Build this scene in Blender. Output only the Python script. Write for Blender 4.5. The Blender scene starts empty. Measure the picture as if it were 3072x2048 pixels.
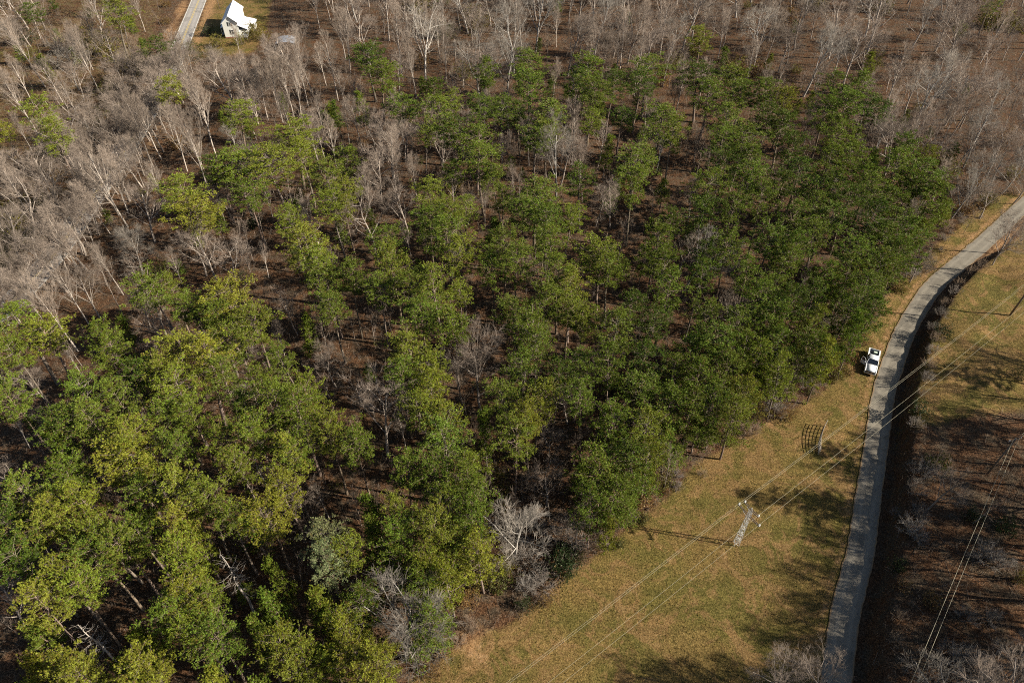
import bpy, bmesh, math, random
import numpy as np
from mathutils import Vector, Matrix

# ------------------------------------------------------------------ camera, sky, sun, exposure
S = bpy.context.scene
COL = S.collection
CAM_H, PITCH, FPX = 90.0, math.radians(45.8), 2048.0      # drone height, tilt from straight down, focal length in photo pixels
cam_d = bpy.data.cameras.new('camera')
cam = bpy.data.objects.new('camera', cam_d); COL.objects.link(cam)
cam.location = (0, 0, CAM_H); cam.rotation_euler = (PITCH, 0, 0)
cam_d.sensor_width = 36; cam_d.lens = 36 * FPX / 3072
cam_d.clip_start = 1; cam_d.clip_end = 5000
S.camera = cam
SUN_EL = math.radians(30.5)
SUN_DIR = Vector((0.983 * math.cos(SUN_EL), -0.183 * math.cos(SUN_EL), math.sin(SUN_EL)))   # towards the sun
W = bpy.data.worlds.new('World'); S.world = W; W.use_nodes = True
nt = W.node_tree; nt.nodes.clear()
sky = nt.nodes.new('ShaderNodeTexSky'); sky.sky_type = 'NISHITA'; sky.sun_disc = False
sky.sun_elevation = SUN_EL; sky.sun_rotation = math.atan2(SUN_DIR.x, SUN_DIR.y)
bg = nt.nodes.new('ShaderNodeBackground'); bg.inputs[1].default_value = 0.05
wo = nt.nodes.new('ShaderNodeOutputWorld')
nt.links.new(sky.outputs[0], bg.inputs[0]); nt.links.new(bg.outputs[0], wo.inputs[0])
sun_d = bpy.data.lights.new('sun', 'SUN'); sun_d.energy = 5.0; sun_d.angle = math.radians(0.53); sun_d.color = (1.0, 0.92, 0.78)
sun = bpy.data.objects.new('sun', sun_d); COL.objects.link(sun)
sun.rotation_euler = (-SUN_DIR).to_track_quat('-Z', 'Y').to_euler()
S.view_settings.view_transform = 'Standard'; S.view_settings.look = 'None'
S.view_settings.exposure = 0.85; S.view_settings.gamma = 1.0; S.view_settings.use_curve_mapping = False
S.cycles.max_bounces = 5; S.cycles.diffuse_bounces = 1; S.cycles.transmission_bounces = 3; S.cycles.glossy_bounces = 2
S.cycles.use_adaptive_sampling = True; S.cycles.adaptive_threshold = 0.02; S.cycles.use_denoising = False; S.cycles.filter_width = 1.05
rnd = random.Random(11); rng = np.random.default_rng(7)
CA, SA = math.cos(PITCH), math.sin(PITCH)

def at(px, py, z=0.0):                       # photo pixel (3072 x 2048) at height z -> world point
    u = (px - 1536) / FPX; v = (py - 1024) / FPX
    t = (CAM_H - z) / (CA + SA * v)
    return (u * t, (SA - CA * v) * t, z)
def proj(x, y, z):
    d = CAM_H - z; c = y * SA + d * CA
    return 1536 + FPX * x / c, 1024 + FPX * (d * SA - y * CA) / c
K = 1024 / 2351.0
TILE = {'A': (0, 0), 'B': (1024, 0), 'C': (2048, 0), 'D': (0, 683), 'E': (1024, 683), 'F': (2048, 683), 'G': (0, 1366), 'H': (1024, 1366), 'I': (2048, 1366)}
def tpx(t, x, y): return TILE[t][0] + x * K, TILE[t][1] + y * K

# ------------------------------------------------------------------ node material helpers
def newmat(name):
    m = bpy.data.materials.new(name); m.use_nodes = True
    n = m.node_tree; n.nodes.clear()
    out = n.nodes.new('ShaderNodeOutputMaterial'); return m, n, out
def node(n, t, **kw):
    x = n.nodes.new(t)
    for k, v in kw.items(): setattr(x, k, v)
    return x
def ramp(n, src, stops):
    r = node(n, 'ShaderNodeValToRGB'); e = r.color_ramp.elements
    while len(e) < len(stops): e.new(0.5)
    for q, (p, c) in zip(e, stops): q.position = p; q.color = (*c, 1)
    n.links.new(src, r.inputs[0]); return r.outputs[0]
def noise(n, scale, detail=4, rough=0.6, vec=None, dist=0.0):
    x = node(n, 'ShaderNodeTexNoise'); x.inputs['Scale'].default_value = scale; x.inputs['Detail'].default_value = detail
    x.inputs['Roughness'].default_value = rough; x.inputs['Distortion'].default_value = dist
    if vec is not None: n.links.new(vec, x.inputs['Vector'])
    return x.outputs['Fac']
def mixc(n, fac, a, b, mode='MIX'):
    x = node(n, 'ShaderNodeMix', data_type='RGBA', blend_type=mode)
    for i, v in ((0, fac), (6, a), (7, b)):
        if isinstance(v, (int, float)): x.inputs[i].default_value = v
        elif isinstance(v, tuple): x.inputs[i].default_value = (*v, 1)
        else: n.links.new(v, x.inputs[i])
    return x.outputs[2]
def math_(n, op, a, b=0.0, clamp=False):
    x = node(n, 'ShaderNodeMath', operation=op, use_clamp=clamp)
    for i, v in ((0, a), (1, b)):
        if isinstance(v, (int, float)): x.inputs[i].default_value = v
        else: n.links.new(v, x.inputs[i])
    return x.outputs[0]
def attr(n, name): return node(n, 'ShaderNodeAttribute', attribute_name=name).outputs['Fac']
def bump(n, h, strength, dist=0.1):
    b = node(n, 'ShaderNodeBump'); b.inputs['Strength'].default_value = strength; b.inputs['Distance'].default_value = dist
    n.links.new(h, b.inputs['Height']); return b.outputs[0]
def simple(name, col, rough=0.7, metal=0.0, var=0.15, scale=3.0, spec=0.3, coat=0.0):
    m, n, out = newmat(name)
    p = node(n, 'ShaderNodeBsdfPrincipled'); g = node(n, 'ShaderNodeNewGeometry')
    f = noise(n, scale, 5, 0.65, g.outputs['Position'])
    c = ramp(n, f, [(0.3, tuple(v * (1 - var) for v in col)), (0.7, tuple(min(1, v * (1 + var)) for v in col))])
    n.links.new(c, p.inputs['Base Color']); p.inputs['Roughness'].default_value = rough; p.inputs['Metallic'].default_value = metal
    p.inputs['Specular IOR Level'].default_value = spec; p.inputs['Coat Weight'].default_value = coat
    n.links.new(p.outputs[0], out.inputs[0]); return m

def m_ground():
    m, n, out = newmat('ground_cover')
    g = node(n, 'ShaderNodeNewGeometry'); P = g.outputs['Position']
    big = noise(n, 0.06, 4, 0.55, P); mid = noise(n, 0.5, 5, 0.65, P); fine = noise(n, 5.0, 5, 0.8, P); fine2 = noise(n, 2.3, 5, 0.75, P)
    lit = ramp(n, fine, [(0.32, (0.010, 0.006, 0.004)), (0.46, (0.055, 0.028, 0.015)), (0.57, (0.155, 0.078, 0.038)), (0.70, (0.31, 0.195, 0.115))])
    lit2 = ramp(n, fine, [(0.32, (0.012, 0.009, 0.006)), (0.5, (0.070, 0.050, 0.032)), (0.70, (0.22, 0.165, 0.11))])
    lit = mixc(n, ramp(n, mid, [(0.42, (0, 0, 0)), (0.62, (1, 1, 1))]), lit, lit2)
    gr = ramp(n, fine, [(0.34, (0.055, 0.040, 0.013)), (0.46, (0.130, 0.088, 0.028)), (0.56, (0.230, 0.155, 0.052)), (0.68, (0.38, 0.265, 0.10))])
    gg = ramp(n, fine, [(0.34, (0.026, 0.027, 0.007)), (0.5, (0.105, 0.090, 0.022)), (0.68, (0.25, 0.20, 0.062))])
    go = ramp(n, fine, [(0.34, (0.10, 0.055, 0.020)), (0.5, (0.215, 0.130, 0.050)), (0.68, (0.35, 0.235, 0.105))])
    gr = mixc(n, ramp(n, noise(n, 0.11, 5, 0.65, P), [(0.43, (0, 0, 0)), (0.57, (0.9, 0.9, 0.9))]), gr, gg)
    gr = mixc(n, ramp(n, noise(n, 0.19, 6, 0.72, P, 1.2), [(0.49, (0, 0, 0)), (0.57, (1, 1, 1))]), gr, go)
    mp = node(n, 'ShaderNodeMapping'); n.links.new(P, mp.inputs['Vector']); mp.inputs['Rotation'].default_value = (0, 0, math.radians(-42)); mp.inputs['Scale'].default_value = (0.06, 1.0, 1)
    st = noise(n, 1.1, 4, 0.6, mp.outputs[0]); gr = mixc(n, 0.22, gr, mixc(n, 1.0, gr, ramp(n, st, [(0.36, (0.45, 0.47, 0.45)), (0.5, (1, 1, 1)), (0.66, (1.5, 1.4, 1.3))]), 'MULTIPLY'))
    wd = noise(n, 0.9, 5, 0.7, P); gr = mixc(n, math_(n, 'MULTIPLY', ramp(n, wd, [(0.58, (0, 0, 0)), (0.66, (1, 1, 1))]), 0.55), gr, ramp(n, fine, [(0.34, (0.018, 0.022, 0.006)), (0.7, (0.13, 0.12, 0.035))]))
    di = ramp(n, fine2, [(0.30, (0.17, 0.085, 0.038)), (0.5, (0.40, 0.225, 0.105)), (0.72, (0.55, 0.37, 0.21))])
    wob = math_(n, 'MULTIPLY', math_(n, 'SUBTRACT', mid, 0.5), 1.5)
    wob = math_(n, 'ADD', wob, math_(n, 'MULTIPLY', math_(n, 'SUBTRACT', fine, 0.5), 0.9))
    mg = math_(n, 'SMOOTH_MIN', 1.0, math_(n, 'MULTIPLY', math_(n, 'ADD', math_(n, 'SUBTRACT', attr(n, 'grass'), 0.36), math_(n, 'MULTIPLY', wob, 0.5)), 3.5), True)
    md = math_(n, 'SMOOTH_MIN', 1.0, math_(n, 'MULTIPLY', math_(n, 'ADD', math_(n, 'SUBTRACT', attr(n, 'dirt_sunpatch'), 0.45), math_(n, 'MULTIPLY', wob, 0.6)), 2.5), True)
    c = mixc(n, md, mixc(n, mg, lit, gr), di)
    p = node(n, 'ShaderNodeBsdfPrincipled'); p.inputs['Roughness'].default_value = 0.95; p.inputs['Specular IOR Level'].default_value = 0.1
    n.links.new(c, p.inputs['Base Color'])
    n.links.new(bump(n, math_(n, 'ADD', fine, math_(n, 'MULTIPLY', mid, 1.5)), 0.9, 0.25), p.inputs['Normal'])
    n.links.new(p.outputs[0], out.inputs[0]); return m

def m_asphalt(name, a, b):
    m, n, out = newmat(name)
    g = node(n, 'ShaderNodeNewGeometry'); P = g.outputs['Position']
    f = noise(n, 0.6, 6, 0.7, P); fi = noise(n, 9, 4, 0.8, P)
    c = ramp(n, f, [(0.3, a), (0.7, b)])
    c = mixc(n, 0.35, c, ramp(n, fi, [(0.35, tuple(v * 0.55 for v in a)), (0.65, tuple(v * 1.15 for v in b))]))
    v = node(n, 'ShaderNodeTexVoronoi', feature='DISTANCE_TO_EDGE'); v.inputs['Scale'].default_value = 0.33
    wv = node(n, 'ShaderNodeVectorMath', operation='ADD'); nz = node(n, 'ShaderNodeTexNoise'); nz.inputs['Scale'].default_value = 1.0
    n.links.new(P, nz.inputs['Vector']); n.links.new(P, wv.inputs[0]); n.links.new(nz.outputs['Color'], wv.inputs[1]); n.links.new(wv.outputs[0], v.inputs['Vector'])
    ac = attr(n, 'across'); aa = math_(n, 'ABSOLUTE', ac)
    tr = math_(n, 'ABSOLUTE', math_(n, 'SUBTRACT', aa, 0.46))
    c = mixc(n, math_(n, 'MULTIPLY', ramp(n, math_(n, 'ADD', tr, math_(n, 'MULTIPLY', math_(n, 'SUBTRACT', f, 0.5), 0.3)), [(0.03, (1, 1, 1)), (0.22, (0, 0, 0))]), 0.4), c, tuple(v * 1.25 for v in b))
    pt = noise(n, 0.22, 2, 0.4, P, 0.4); c = mixc(n, math_(n, 'MULTIPLY', ramp(n, pt, [(0.60, (0, 0, 0)), (0.62, (1, 1, 1))]), 0.35), c, tuple(v * 0.5 for v in a))
    ed = math_(n, 'ADD', aa, math_(n, 'MULTIPLY', math_(n, 'SUBTRACT', fi, 0.5), 0.35)); ed = math_(n, 'ADD', ed, math_(n, 'MULTIPLY', math_(n, 'SUBTRACT', f, 0.5), 0.4))
    c = mixc(n, ramp(n, ed, [(0.88, (0, 0, 0)), (1.0, (1, 1, 1))]), c, (0.24, 0.15, 0.075))
    crack = ramp(n, v.outputs['Distance'], [(0.0, (1, 1, 1)), (0.018, (0, 0, 0))])
    c = mixc(n, math_(n, 'MULTIPLY', crack, 0.45), c, (0.06, 0.055, 0.05))
    p = node(n, 'ShaderNodeBsdfPrincipled'); p.inputs['Roughness'].default_value = 0.9; p.inputs['Specular IOR Level'].default_value = 0.2
    n.links.new(c, p.inputs['Base Color']); n.links.new(bump(n, fi, 0.4, 0.03), p.inputs['Normal'])
    n.links.new(p.outputs[0], out.inputs[0]); return m

def m_leaf(name, trans=0.3, brown=(0.20, 0.125, 0.045)):
    # colour of the plant comes from its object colour; 'tv' is a random value per tuft
    m, n, out = newmat(name)
    oi = node(n, 'ShaderNodeObjectInfo'); tv = attr(n, 'tv')
    g = node(n, 'ShaderNodeNewGeometry')
    h = node(n, 'ShaderNodeHueSaturation'); n.links.new(oi.outputs['Color'], h.inputs['Color'])
    n.links.new(math_(n, 'ADD', 0.475, math_(n, 'MULTIPLY', tv, 0.045)), h.inputs['Hue'])
    n.links.new(math_(n, 'ADD', 0.55, math_(n, 'MULTIPLY', tv, 0.9)), h.inputs['Value'])
    isb = math_(n, 'GREATER_THAN', tv, 0.945)
    c = mixc(n, isb, h.outputs[0], brown)
    d = node(n, 'ShaderNodeBsdfDiffuse'); t = node(n, 'ShaderNodeBsdfTranslucent'); gl = node(n, 'ShaderNodeBsdfGlossy')
    gl.inputs['Roughness'].default_value = 0.45; gl.inputs['Color'].default_value = (0.8, 0.85, 0.6, 1)
    n.links.new(c, d.inputs[0]); n.links.new(c, t.inputs[0])
    mx = node(n, 'ShaderNodeMixShader'); mx.inputs[0].default_value = trans
    n.links.new(d.outputs[0], mx.inputs[1]); n.links.new(t.outputs[0], mx.inputs[2])
    m2 = node(n, 'ShaderNodeMixShader'); m2.inputs[0].default_value = 0.035
    n.links.new(mx.outputs[0], m2.inputs[1]); n.links.new(gl.outputs[0], m2.inputs[2])
    n.links.new(m2.outputs[0], out.inputs[0]); return m

def m_bark(name, scale=2.0, lo=0.55, hi=1.25):
    m, n, out = newmat(name)
    oi = node(n, 'ShaderNodeObjectInfo'); tc = node(n, 'ShaderNodeTexCoord')
    f = noise(n, scale, 5, 0.7, tc.outputs['Object'])
    v = ramp(n, f, [(0.3, (lo,) * 3), (0.7, (hi,) * 3)])
    c = mixc(n, 1.0, oi.outputs['Color'], v, 'MULTIPLY')
    d = node(n, 'ShaderNodeBsdfDiffuse'); n.links.new(c, d.inputs[0]); n.links.new(d.outputs[0], out.inputs[0]); return m

M = dict(
    ground=m_ground(), road=m_asphalt('worn_asphalt', (0.165, 0.145, 0.115), (0.255, 0.225, 0.178)),
    highway=m_asphalt('grey_asphalt', (0.29, 0.265, 0.24), (0.38, 0.35, 0.32)),
    yellow=simple('yellow_paint', (0.62, 0.46, 0.14), 0.8), whiteline=simple('white_line_paint', (0.75, 0.74, 0.68), 0.8),
    needle=m_leaf('pine_needles', 0.14), leaf=m_leaf('shrub_leaves', 0.3), bark=m_bark('bark'), twig=m_bark('twigs', 0.7, 0.75, 1.2),
    grass=m_leaf('grass_blades', 0.3, (0.42, 0.30, 0.12)),
    white_wall=simple('white_siding', (0.78, 0.77, 0.70), 0.7, var=0.05), white_roof=simple('white_metal_roof', (0.83, 0.84, 0.86), 0.45, 0.0, 0.04, 1.0, 0.5),
    glass=simple('dark_glass', (0.02, 0.025, 0.035), 0.08, spec=0.8, var=0.1), shutter=simple('dark_shutter', (0.03, 0.035, 0.03), 0.6),
    trim=simple('white_trim', (0.82, 0.82, 0.8), 0.6, var=0.03), brick=simple('red_brick_block', (0.30, 0.13, 0.09), 0.9, scale=12),
    steel=simple('galvanised_steel', (0.72, 0.71, 0.68), 0.5, 0.15, 0.12, 6), wire=simple('aluminium_wire', (0.42, 0.38, 0.27), 0.5, 0.1, 0.05),
    pole=simple('weathered_pole_wood', (0.20, 0.15, 0.11), 0.9, var=0.3, scale=5), ceramic=simple('glazed_insulator', (0.75, 0.75, 0.72), 0.25),
    paint=simple('white_car_paint', (0.82, 0.83, 0.84), 0.25, var=0.02, spec=0.5, coat=0.6), black=simple('black_plastic', (0.012, 0.012, 0.014), 0.6),
    tyre=simple('tyre_rubber', (0.02, 0.02, 0.02), 0.9), chrome=simple('chrome', (0.7, 0.7, 0.7), 0.2, 0.9, 0.03), liner=simple('bed_liner', (0.018, 0.018, 0.022), 0.8),
    lamp=simple('lamp_lens', (0.75, 0.75, 0.72), 0.1), red=simple('red_lens', (0.35, 0.02, 0.02), 0.2), seat=simple('grey_cloth', (0.16, 0.16, 0.16), 0.9),
    cooler=simple('pale_plastic', (0.68, 0.78, 0.62), 0.5, var=0.04), rust=simple('weathered_lattice', (0.30, 0.26, 0.22), 0.8, 0.0, 0.35, 8),
    carport=simple('silver_sheet_roof', (0.36, 0.37, 0.40), 0.4, 0.2, 0.08, 1.5),
    wood=simple('grey_deck_boards', (0.42, 0.38, 0.32), 0.9, scale=6),
)

# ------------------------------------------------------------------ object helpers
def link(name, data, parent=None, loc=None):
    o = bpy.data.objects.new(name, data); COL.objects.link(o)
    if parent is not None: o.parent = parent
    if loc is not None: o.location = loc
    return o
def tag(o, label, cat, group=None):
    o['label'] = label; o['category'] = cat
    if group: o['group'] = group
    return o
def mesh_np(name, V, Fc, mat, smooth=False, attrs=None):
    me = bpy.data.meshes.new(name); V = np.asarray(V, np.float32); Fc = np.asarray(Fc, np.int32); k = Fc.shape[1]
    me.vertices.add(len(V)); me.vertices.foreach_set('co', V.ravel())
    me.loops.add(Fc.size); me.loops.foreach_set('vertex_index', Fc.ravel())
    me.polygons.add(len(Fc)); me.polygons.foreach_set('loop_start', np.arange(0, Fc.size, k, dtype=np.int32))
    me.polygons.foreach_set('loop_total', np.full(len(Fc), k, np.int32))
    if smooth: me.polygons.foreach_set('use_smooth', np.ones(len(Fc), bool))
    for an, av in (attrs or {}).items():
        a = me.attributes.new(an, 'FLOAT', 'POINT'); a.data.foreach_set('value', np.asarray(av, np.float32))
    me.update(calc_edges=True); me.materials.append(mat); return me

class MB:                                     # boxes, prisms and tubes gathered into one mesh
    def __init__(s): s.bm = bmesh.new()
    def box(s, c, d, rot=None, bevel=0.0):
        r = bmesh.ops.create_cube(s.bm, size=1.0); vs = r['verts']
        m = Matrix.Translation(c) @ (rot.to_4x4() if rot is not None else Matrix.Identity(4)) @ Matrix.Diagonal((*d, 1))
        bmesh.ops.transform(s.bm, matrix=m, verts=vs)
        if bevel: bmesh.ops.bevel(s.bm, geom=list({e for v in vs for e in v.link_edges}), offset=bevel, segments=2, affect='EDGES')
        return s
    def bar(s, a, b, r, sides=6, r2=None):
        a = Vector(a); b = Vector(b); d = b - a
        if d.length < 1e-5: return s
        q = d.to_track_quat('Z', 'Y').to_matrix().to_4x4()
        bmesh.ops.create_cone(s.bm, cap_ends=True, segments=sides, radius1=r, radius2=r if r2 is None else r2, depth=d.length, matrix=Matrix.Translation((a + b) / 2) @ q)
        return s
    def prism(s, prof, axis, lo, hi, bevel=0.0):   # profile of (a, b) points extruded along axis 0/1/2
        def p(a, b, t):
            v = [a, b]; v.insert(axis, t); return v
        A = [s.bm.verts.new(p(a, b, lo)) for a, b in prof]; B = [s.bm.verts.new(p(a, b, hi)) for a, b in prof]
        fs = [s.bm.faces.new(A), s.bm.faces.new(B[::-1])]
        k = len(prof)
        for i in range(k): fs.append(s.bm.faces.new((A[(i + 1) % k], A[i], B[i], B[(i + 1) % k])))
        if bevel: bmesh.ops.bevel(s.bm, geom=list({e for f in fs for e in f.edges}), offset=bevel, segments=2, affect='EDGES')
        return s
    def hull(s, pts, bevel=0.0):
        vs = [s.bm.verts.new(p) for p in pts]
        r = bmesh.ops.convex_hull(s.bm, input=vs)
        if bevel:
            es = [e for e in r['geom'] if isinstance(e, bmesh.types.BMEdge) and len(e.link_faces) == 2 and e.calc_face_angle(0) > 0.2]
            bmesh.ops.bevel(s.bm, geom=es, offset=bevel, segments=2, affect='EDGES')
        return s
    def quad(s, a, b, c, d): s.bm.faces.new([s.bm.verts.new(p) for p in (a, b, c, d)]); return s
    def build(s, name, mat, parent=None, smooth=False):
        bmesh.ops.recalc_face_normals(s.bm, faces=s.bm.faces)
        me = bpy.data.meshes.new(name); s.bm.to_mesh(me); s.bm.free(); me.materials.append(M[mat] if isinstance(mat, str) else mat)
        if smooth: me.polygons.foreach_set('use_smooth', np.ones(len(me.polygons), bool))
        return link(name, me, parent)

# ------------------------------------------------------------------ plan of the ground
def smooth_line(pts, step=1.5):
    P = [Vector((p[0], p[1])) for p in pts]; P = [P[0] * 2 - P[1]] + P + [P[-1] * 2 - P[-2]]; out = []
    for i in range(1, len(P) - 2):
        a, b, c, d = P[i - 1:i + 3]; k = max(2, int((c - b).length / step))
        for j in range(k):
            t = j / k
            out.append(0.5 * ((2 * b) + (c - a) * t + (2 * a - 5 * b + 4 * c - d) * t * t + (3 * b - a - 3 * c + d) * t ** 3))
    out.append(P[-2]); return np.array([tuple(p) for p in out])
OV = 3072 / 2352.0
def ov(x, y, z=0): return at(x * OV, y * OV, z)
nl = [(2352, 425), (2320, 455), (2228, 545), (2128, 646), (2085, 702), (2055, 752), (2028, 830), (2005, 913), (1983, 1045), (1961, 1156), (1948, 1263), (1931, 1329), (1915, 1396), (1901, 1463), (1893, 1530)]
nr = [(2400, 480), (2352, 520), (2290, 572), (2178, 652), (2135, 713), (2104, 770), (2074, 840), (2056, 890), (2042, 990), (2021, 1179), (2005, 1279), (1991, 1329), (1973, 1396), (1966, 1463), (1958, 1530)]
NRL = [ov(*p) for p in nl]; NRR = [ov(*p) for p in nr]
NC = [((a[0] + b[0]) / 2, (a[1] + b[1]) / 2) for a, b in zip(NRL, NRR)]
d0 = (NC[0][0] - NC[2][0], NC[0][1] - NC[2][1]); d1 = (NC[-1][0] - NC[-3][0], NC[-1][1] - NC[-3][1])
NC = [(NC[0][0] + d0[0] * k, NC[0][1] + d0[1] * k) for k in (4, 2, 1)] + NC + [(NC[-1][0] + d1[0] * k, NC[-1][1] + d1[1] * k) for k in (1, 3, 6)]
NEAR = smooth_line(NC, 0.8); NEAR_W = 1.85
fc = [(640, -110), (597, 0), (562, 87), (531, 165), (508, 215), (470, 285), (425, 370), (375, 450), (300, 560), (235, 660), (150, 780), (40, 900), (-150, 1060)]
FAR = smooth_line([at(*p)[:2] for p in fc]); FAR_W = 2.8

def dist_line(X, Y, L):                       # unsigned distance, signed side (+ = right of the line's direction of travel), arc index
    best = np.full(X.shape, 1e9); side = np.zeros(X.shape); idx = np.zeros(X.shape)
    for i in range(len(L) - 1):
        a = L[i]; b = L[i + 1]; d = b - a; l2 = d @ d
        t = np.clip(((X - a[0]) * d[0] + (Y - a[1]) * d[1]) / l2, 0, 1)
        dx = X - a[0] - t * d[0]; dy = Y - a[1] - t * d[1]; q = dx * dx + dy * dy; m = q < best
        best = np.where(m, q, best); side = np.where(m, np.sign(d[0] * dy - d[1] * dx), side); idx = np.where(m, i + t, idx)
    return np.sqrt(best), side, idx
# the near road runs from far to near, so its east side (right in the photo) is side > 0
def fbm(X, Y, s, seed):
    r = np.random.default_rng(seed); z = np.zeros(X.shape)
    for o in range(4):
        for _ in range(5):
            a = r.uniform(0, 6.283); f = s * 2 ** o * r.uniform(0.7, 1.3); z += np.sin((X * math.cos(a) + Y * math.sin(a)) * f + r.uniform(0, 6.28)) * 0.5 ** o / 5
    return z
def ss(a, b, x): t = np.clip((x - a) / (b - a), 0, 1); return t * t * (3 - 2 * t)
HOUSE = (-98.2, 251.5)
def terrain(X, Y):
    X = np.asarray(X, float); Y = np.asarray(Y, float)
    dn, sn, _ = dist_line(X, Y, NEAR); df, _, _ = dist_line(X, Y, FAR)
    dh = np.hypot(X - HOUSE[0], Y - HOUSE[1])
    flat = np.minimum(np.minimum(ss(2.2, 9, dn), ss(3, 12, df)), ss(11, 22, dh))
    z = (fbm(X, Y, 0.045, 3) * 0.7 + fbm(X, Y, 0.4, 4) * 0.09) * flat
    z -= 0.07 * (1 - ss(2.0, 2.6, dn)) * 1 + 0.07 * (1 - ss(3.0, 3.8, df))
    wob = fbm(X, Y, 0.55, 9)
    east = (sn > 0)
    fade = ss(-126, -112, -Y)                     # the cut bank runs out where the road bends away
    top = 4.5 + wob * 0.5
    bank = -0.38 * ss(2.1, 2.9, dn) + (2.85 + wob * 0.5) * ss(2.9, top, dn)
    z = z + np.where(east, bank * fade, -0.12 * ss(2.2, 3.4, dn) * (1 - ss(3.4, 6, dn)))
    return z
def inpoly(X, Y, poly):
    r = np.zeros(X.shape, bool); k = len(poly); j = k - 1
    for i in range(k):
        xi, yi = poly[i][:2]; xj, yj = poly[j][:2]
        c = ((yi > Y) != (yj > Y)) & (X < (xj - xi) * (Y - yi) / (yj - yi + 1e-12) + xi); r ^= c; j = i
    return r
EDGE = [(900, 1600), (935, 1568), (1040, 1495), (1130, 1445), (1215, 1405), (1300, 1330), (1380, 1265), (1440, 1215), (1540, 1140), (1590, 1075), (1680, 1015), (1740, 985), (1800, 955), (1880, 905), (1930, 865), (1965, 800), (2010, 725), (2060, 645), (2120, 595), (2200, 520), (2290, 450)]
EDGEW = [ov(*p) for p in EDGE]
FIELD = [(12, 5), (-5, 22)] + [p[:2] for p in EDGEW] + [tuple(p) for p in NEAR[::-1] if p[1] < 150][::-1] + [(60, -5)]
RFIELD = [ov(*p)[:2] for p in [(2300, 580), (2230, 640), (2150, 730), (2090, 840), (2060, 960), (2050, 1010), (2200, 985), (2352, 960)]] + [(150, 95), (150, 135), (118, 130)]
YARD = [at(*p)[:2] for p in [(640, -60), (600, 60), (545, 150), (530, 205), (640, 175), (760, 165), (800, 100), (820, 0), (830, -90)]]

def axis_coords(lo, hi, step, far):
    a = np.arange(lo, hi + 1e-6, step); o = [30, 80, 180, 400, far]
    return np.concatenate([lo - np.array(o[::-1]), a, hi + np.array(o)])
GX = axis_coords(-215, 215, 0.9, 1500); GY = axis_coords(8, 300, 0.9, 1500)
X, Y = np.meshgrid(GX, GY); Z = terrain(X, Y)
def blur(a, k):
    for _ in range(k):
        a = (a + np.roll(a, 1, 0) + np.roll(a, -1, 0)) / 3; a = (a + np.roll(a, 1, 1) + np.roll(a, -1, 1)) / 3
    return a
dN, sN, _ = dist_line(X, Y, NEAR); dF, _, _ = dist_line(X, Y, FAR)
f_field = inpoly(X, Y, FIELD); f_right = inpoly(X, Y, RFIELD); f_yard = inpoly(X, Y, YARD)
grass = blur(f_field * 1.0 + f_right * 0.95 + f_yard * 0.75, 3)
LEFTW = [at(*p)[:2] for p in [(-60, -60), (520, -60), (470, 180), (330, 470), (180, 700), (-60, 900)]]
grass = grass + 0.42 * blur(inpoly(X, Y, LEFTW) * 1.0, 6)
grass = np.where((sN > 0) & (dN < 4.2) & (Y < 122), grass * 0.15, grass)
dE, _, _ = dist_line(X, Y, np.array([p[:2] for p in EDGEW]))
dirt_sunpatch = 0.62 * np.exp(-((dN - 2.6) / 0.9) ** 2) * np.where((sN > 0) & (Y < 100), 0.3, 1.0) + 0.5 * np.exp(-((dF - 5.2) / 2.6) ** 2)
dirt_sunpatch += 0.30 * np.exp(-(dE / 3.0) ** 2) + f_yard * 0.25 + 0.30 * ((sN > 0) & (dN > 4.5) & (Y < 85)) * (fbm(X, Y, 0.22, 21) > 0.12)  # last term paints sun patches into the litter colour east of the lane
for px, py, r, a in [(2160, 1660, 2.0, 0.5), (3030, 970, 3.0, 0.5), (1440, 1985, 2.5, 0.5), (1400, 1900, 3, 0.35), (2330, 1290, 3, 0.3), (560, 30, 9, 0.3), (480, 100, 8, 0.3), (100, 790, 5, 0.35), (3040, 750, 6, 0.3)]:
    cx, cy, _ = at(px, py); dirt_sunpatch += a * np.exp(-((X - cx) ** 2 + (Y - cy) ** 2) / r ** 2)
ny, nx = X.shape
def samp(A, x, y):                            # bilinear look-up in the ground grid
    x = np.asarray(x, float); y = np.asarray(y, float)
    i = np.clip(np.searchsorted(GX, x) - 1, 0, nx - 2); j = np.clip(np.searchsorted(GY, y) - 1, 0, ny - 2)
    u = (x - GX[i]) / (GX[i + 1] - GX[i]); v = (y - GY[j]) / (GY[j + 1] - GY[j])
    return A[j, i] * (1 - u) * (1 - v) + A[j, i + 1] * u * (1 - v) + A[j + 1, i] * (1 - u) * v + A[j + 1, i + 1] * u * v
def tz(x, y): return float(samp(Z, x, y))
SN = sN * dN                                  # signed distance to the lane, + on its east side
idx = np.arange(nx * ny).reshape(ny, nx)
quads = np.stack([idx[:-1, :-1], idx[:-1, 1:], idx[1:, 1:], idx[1:, :-1]], -1).reshape(-1, 4)
VV = np.stack([X, Y, Z], -1).reshape(-1, 3)
fm = blur((f_field | f_right).astype(float), 1)
sel = (fm.ravel()[quads].mean(1) > 0.5) & ~((dN.ravel()[quads].mean(1) < 0.1))
def sub_ground(name, q):
    u, inv = np.unique(q, return_inverse=True)
    me = mesh_np(name, VV[u], inv.reshape(-1, 4), M['ground'], True, {'grass': grass.ravel()[u], 'dirt_sunpatch': dirt_sunpatch.ravel()[u]})
    o = link(name, me); o['kind'] = 'structure'; return o
sub_ground('forest_floor', quads[~sel]); sub_ground('grass_field', quads[sel])

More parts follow.
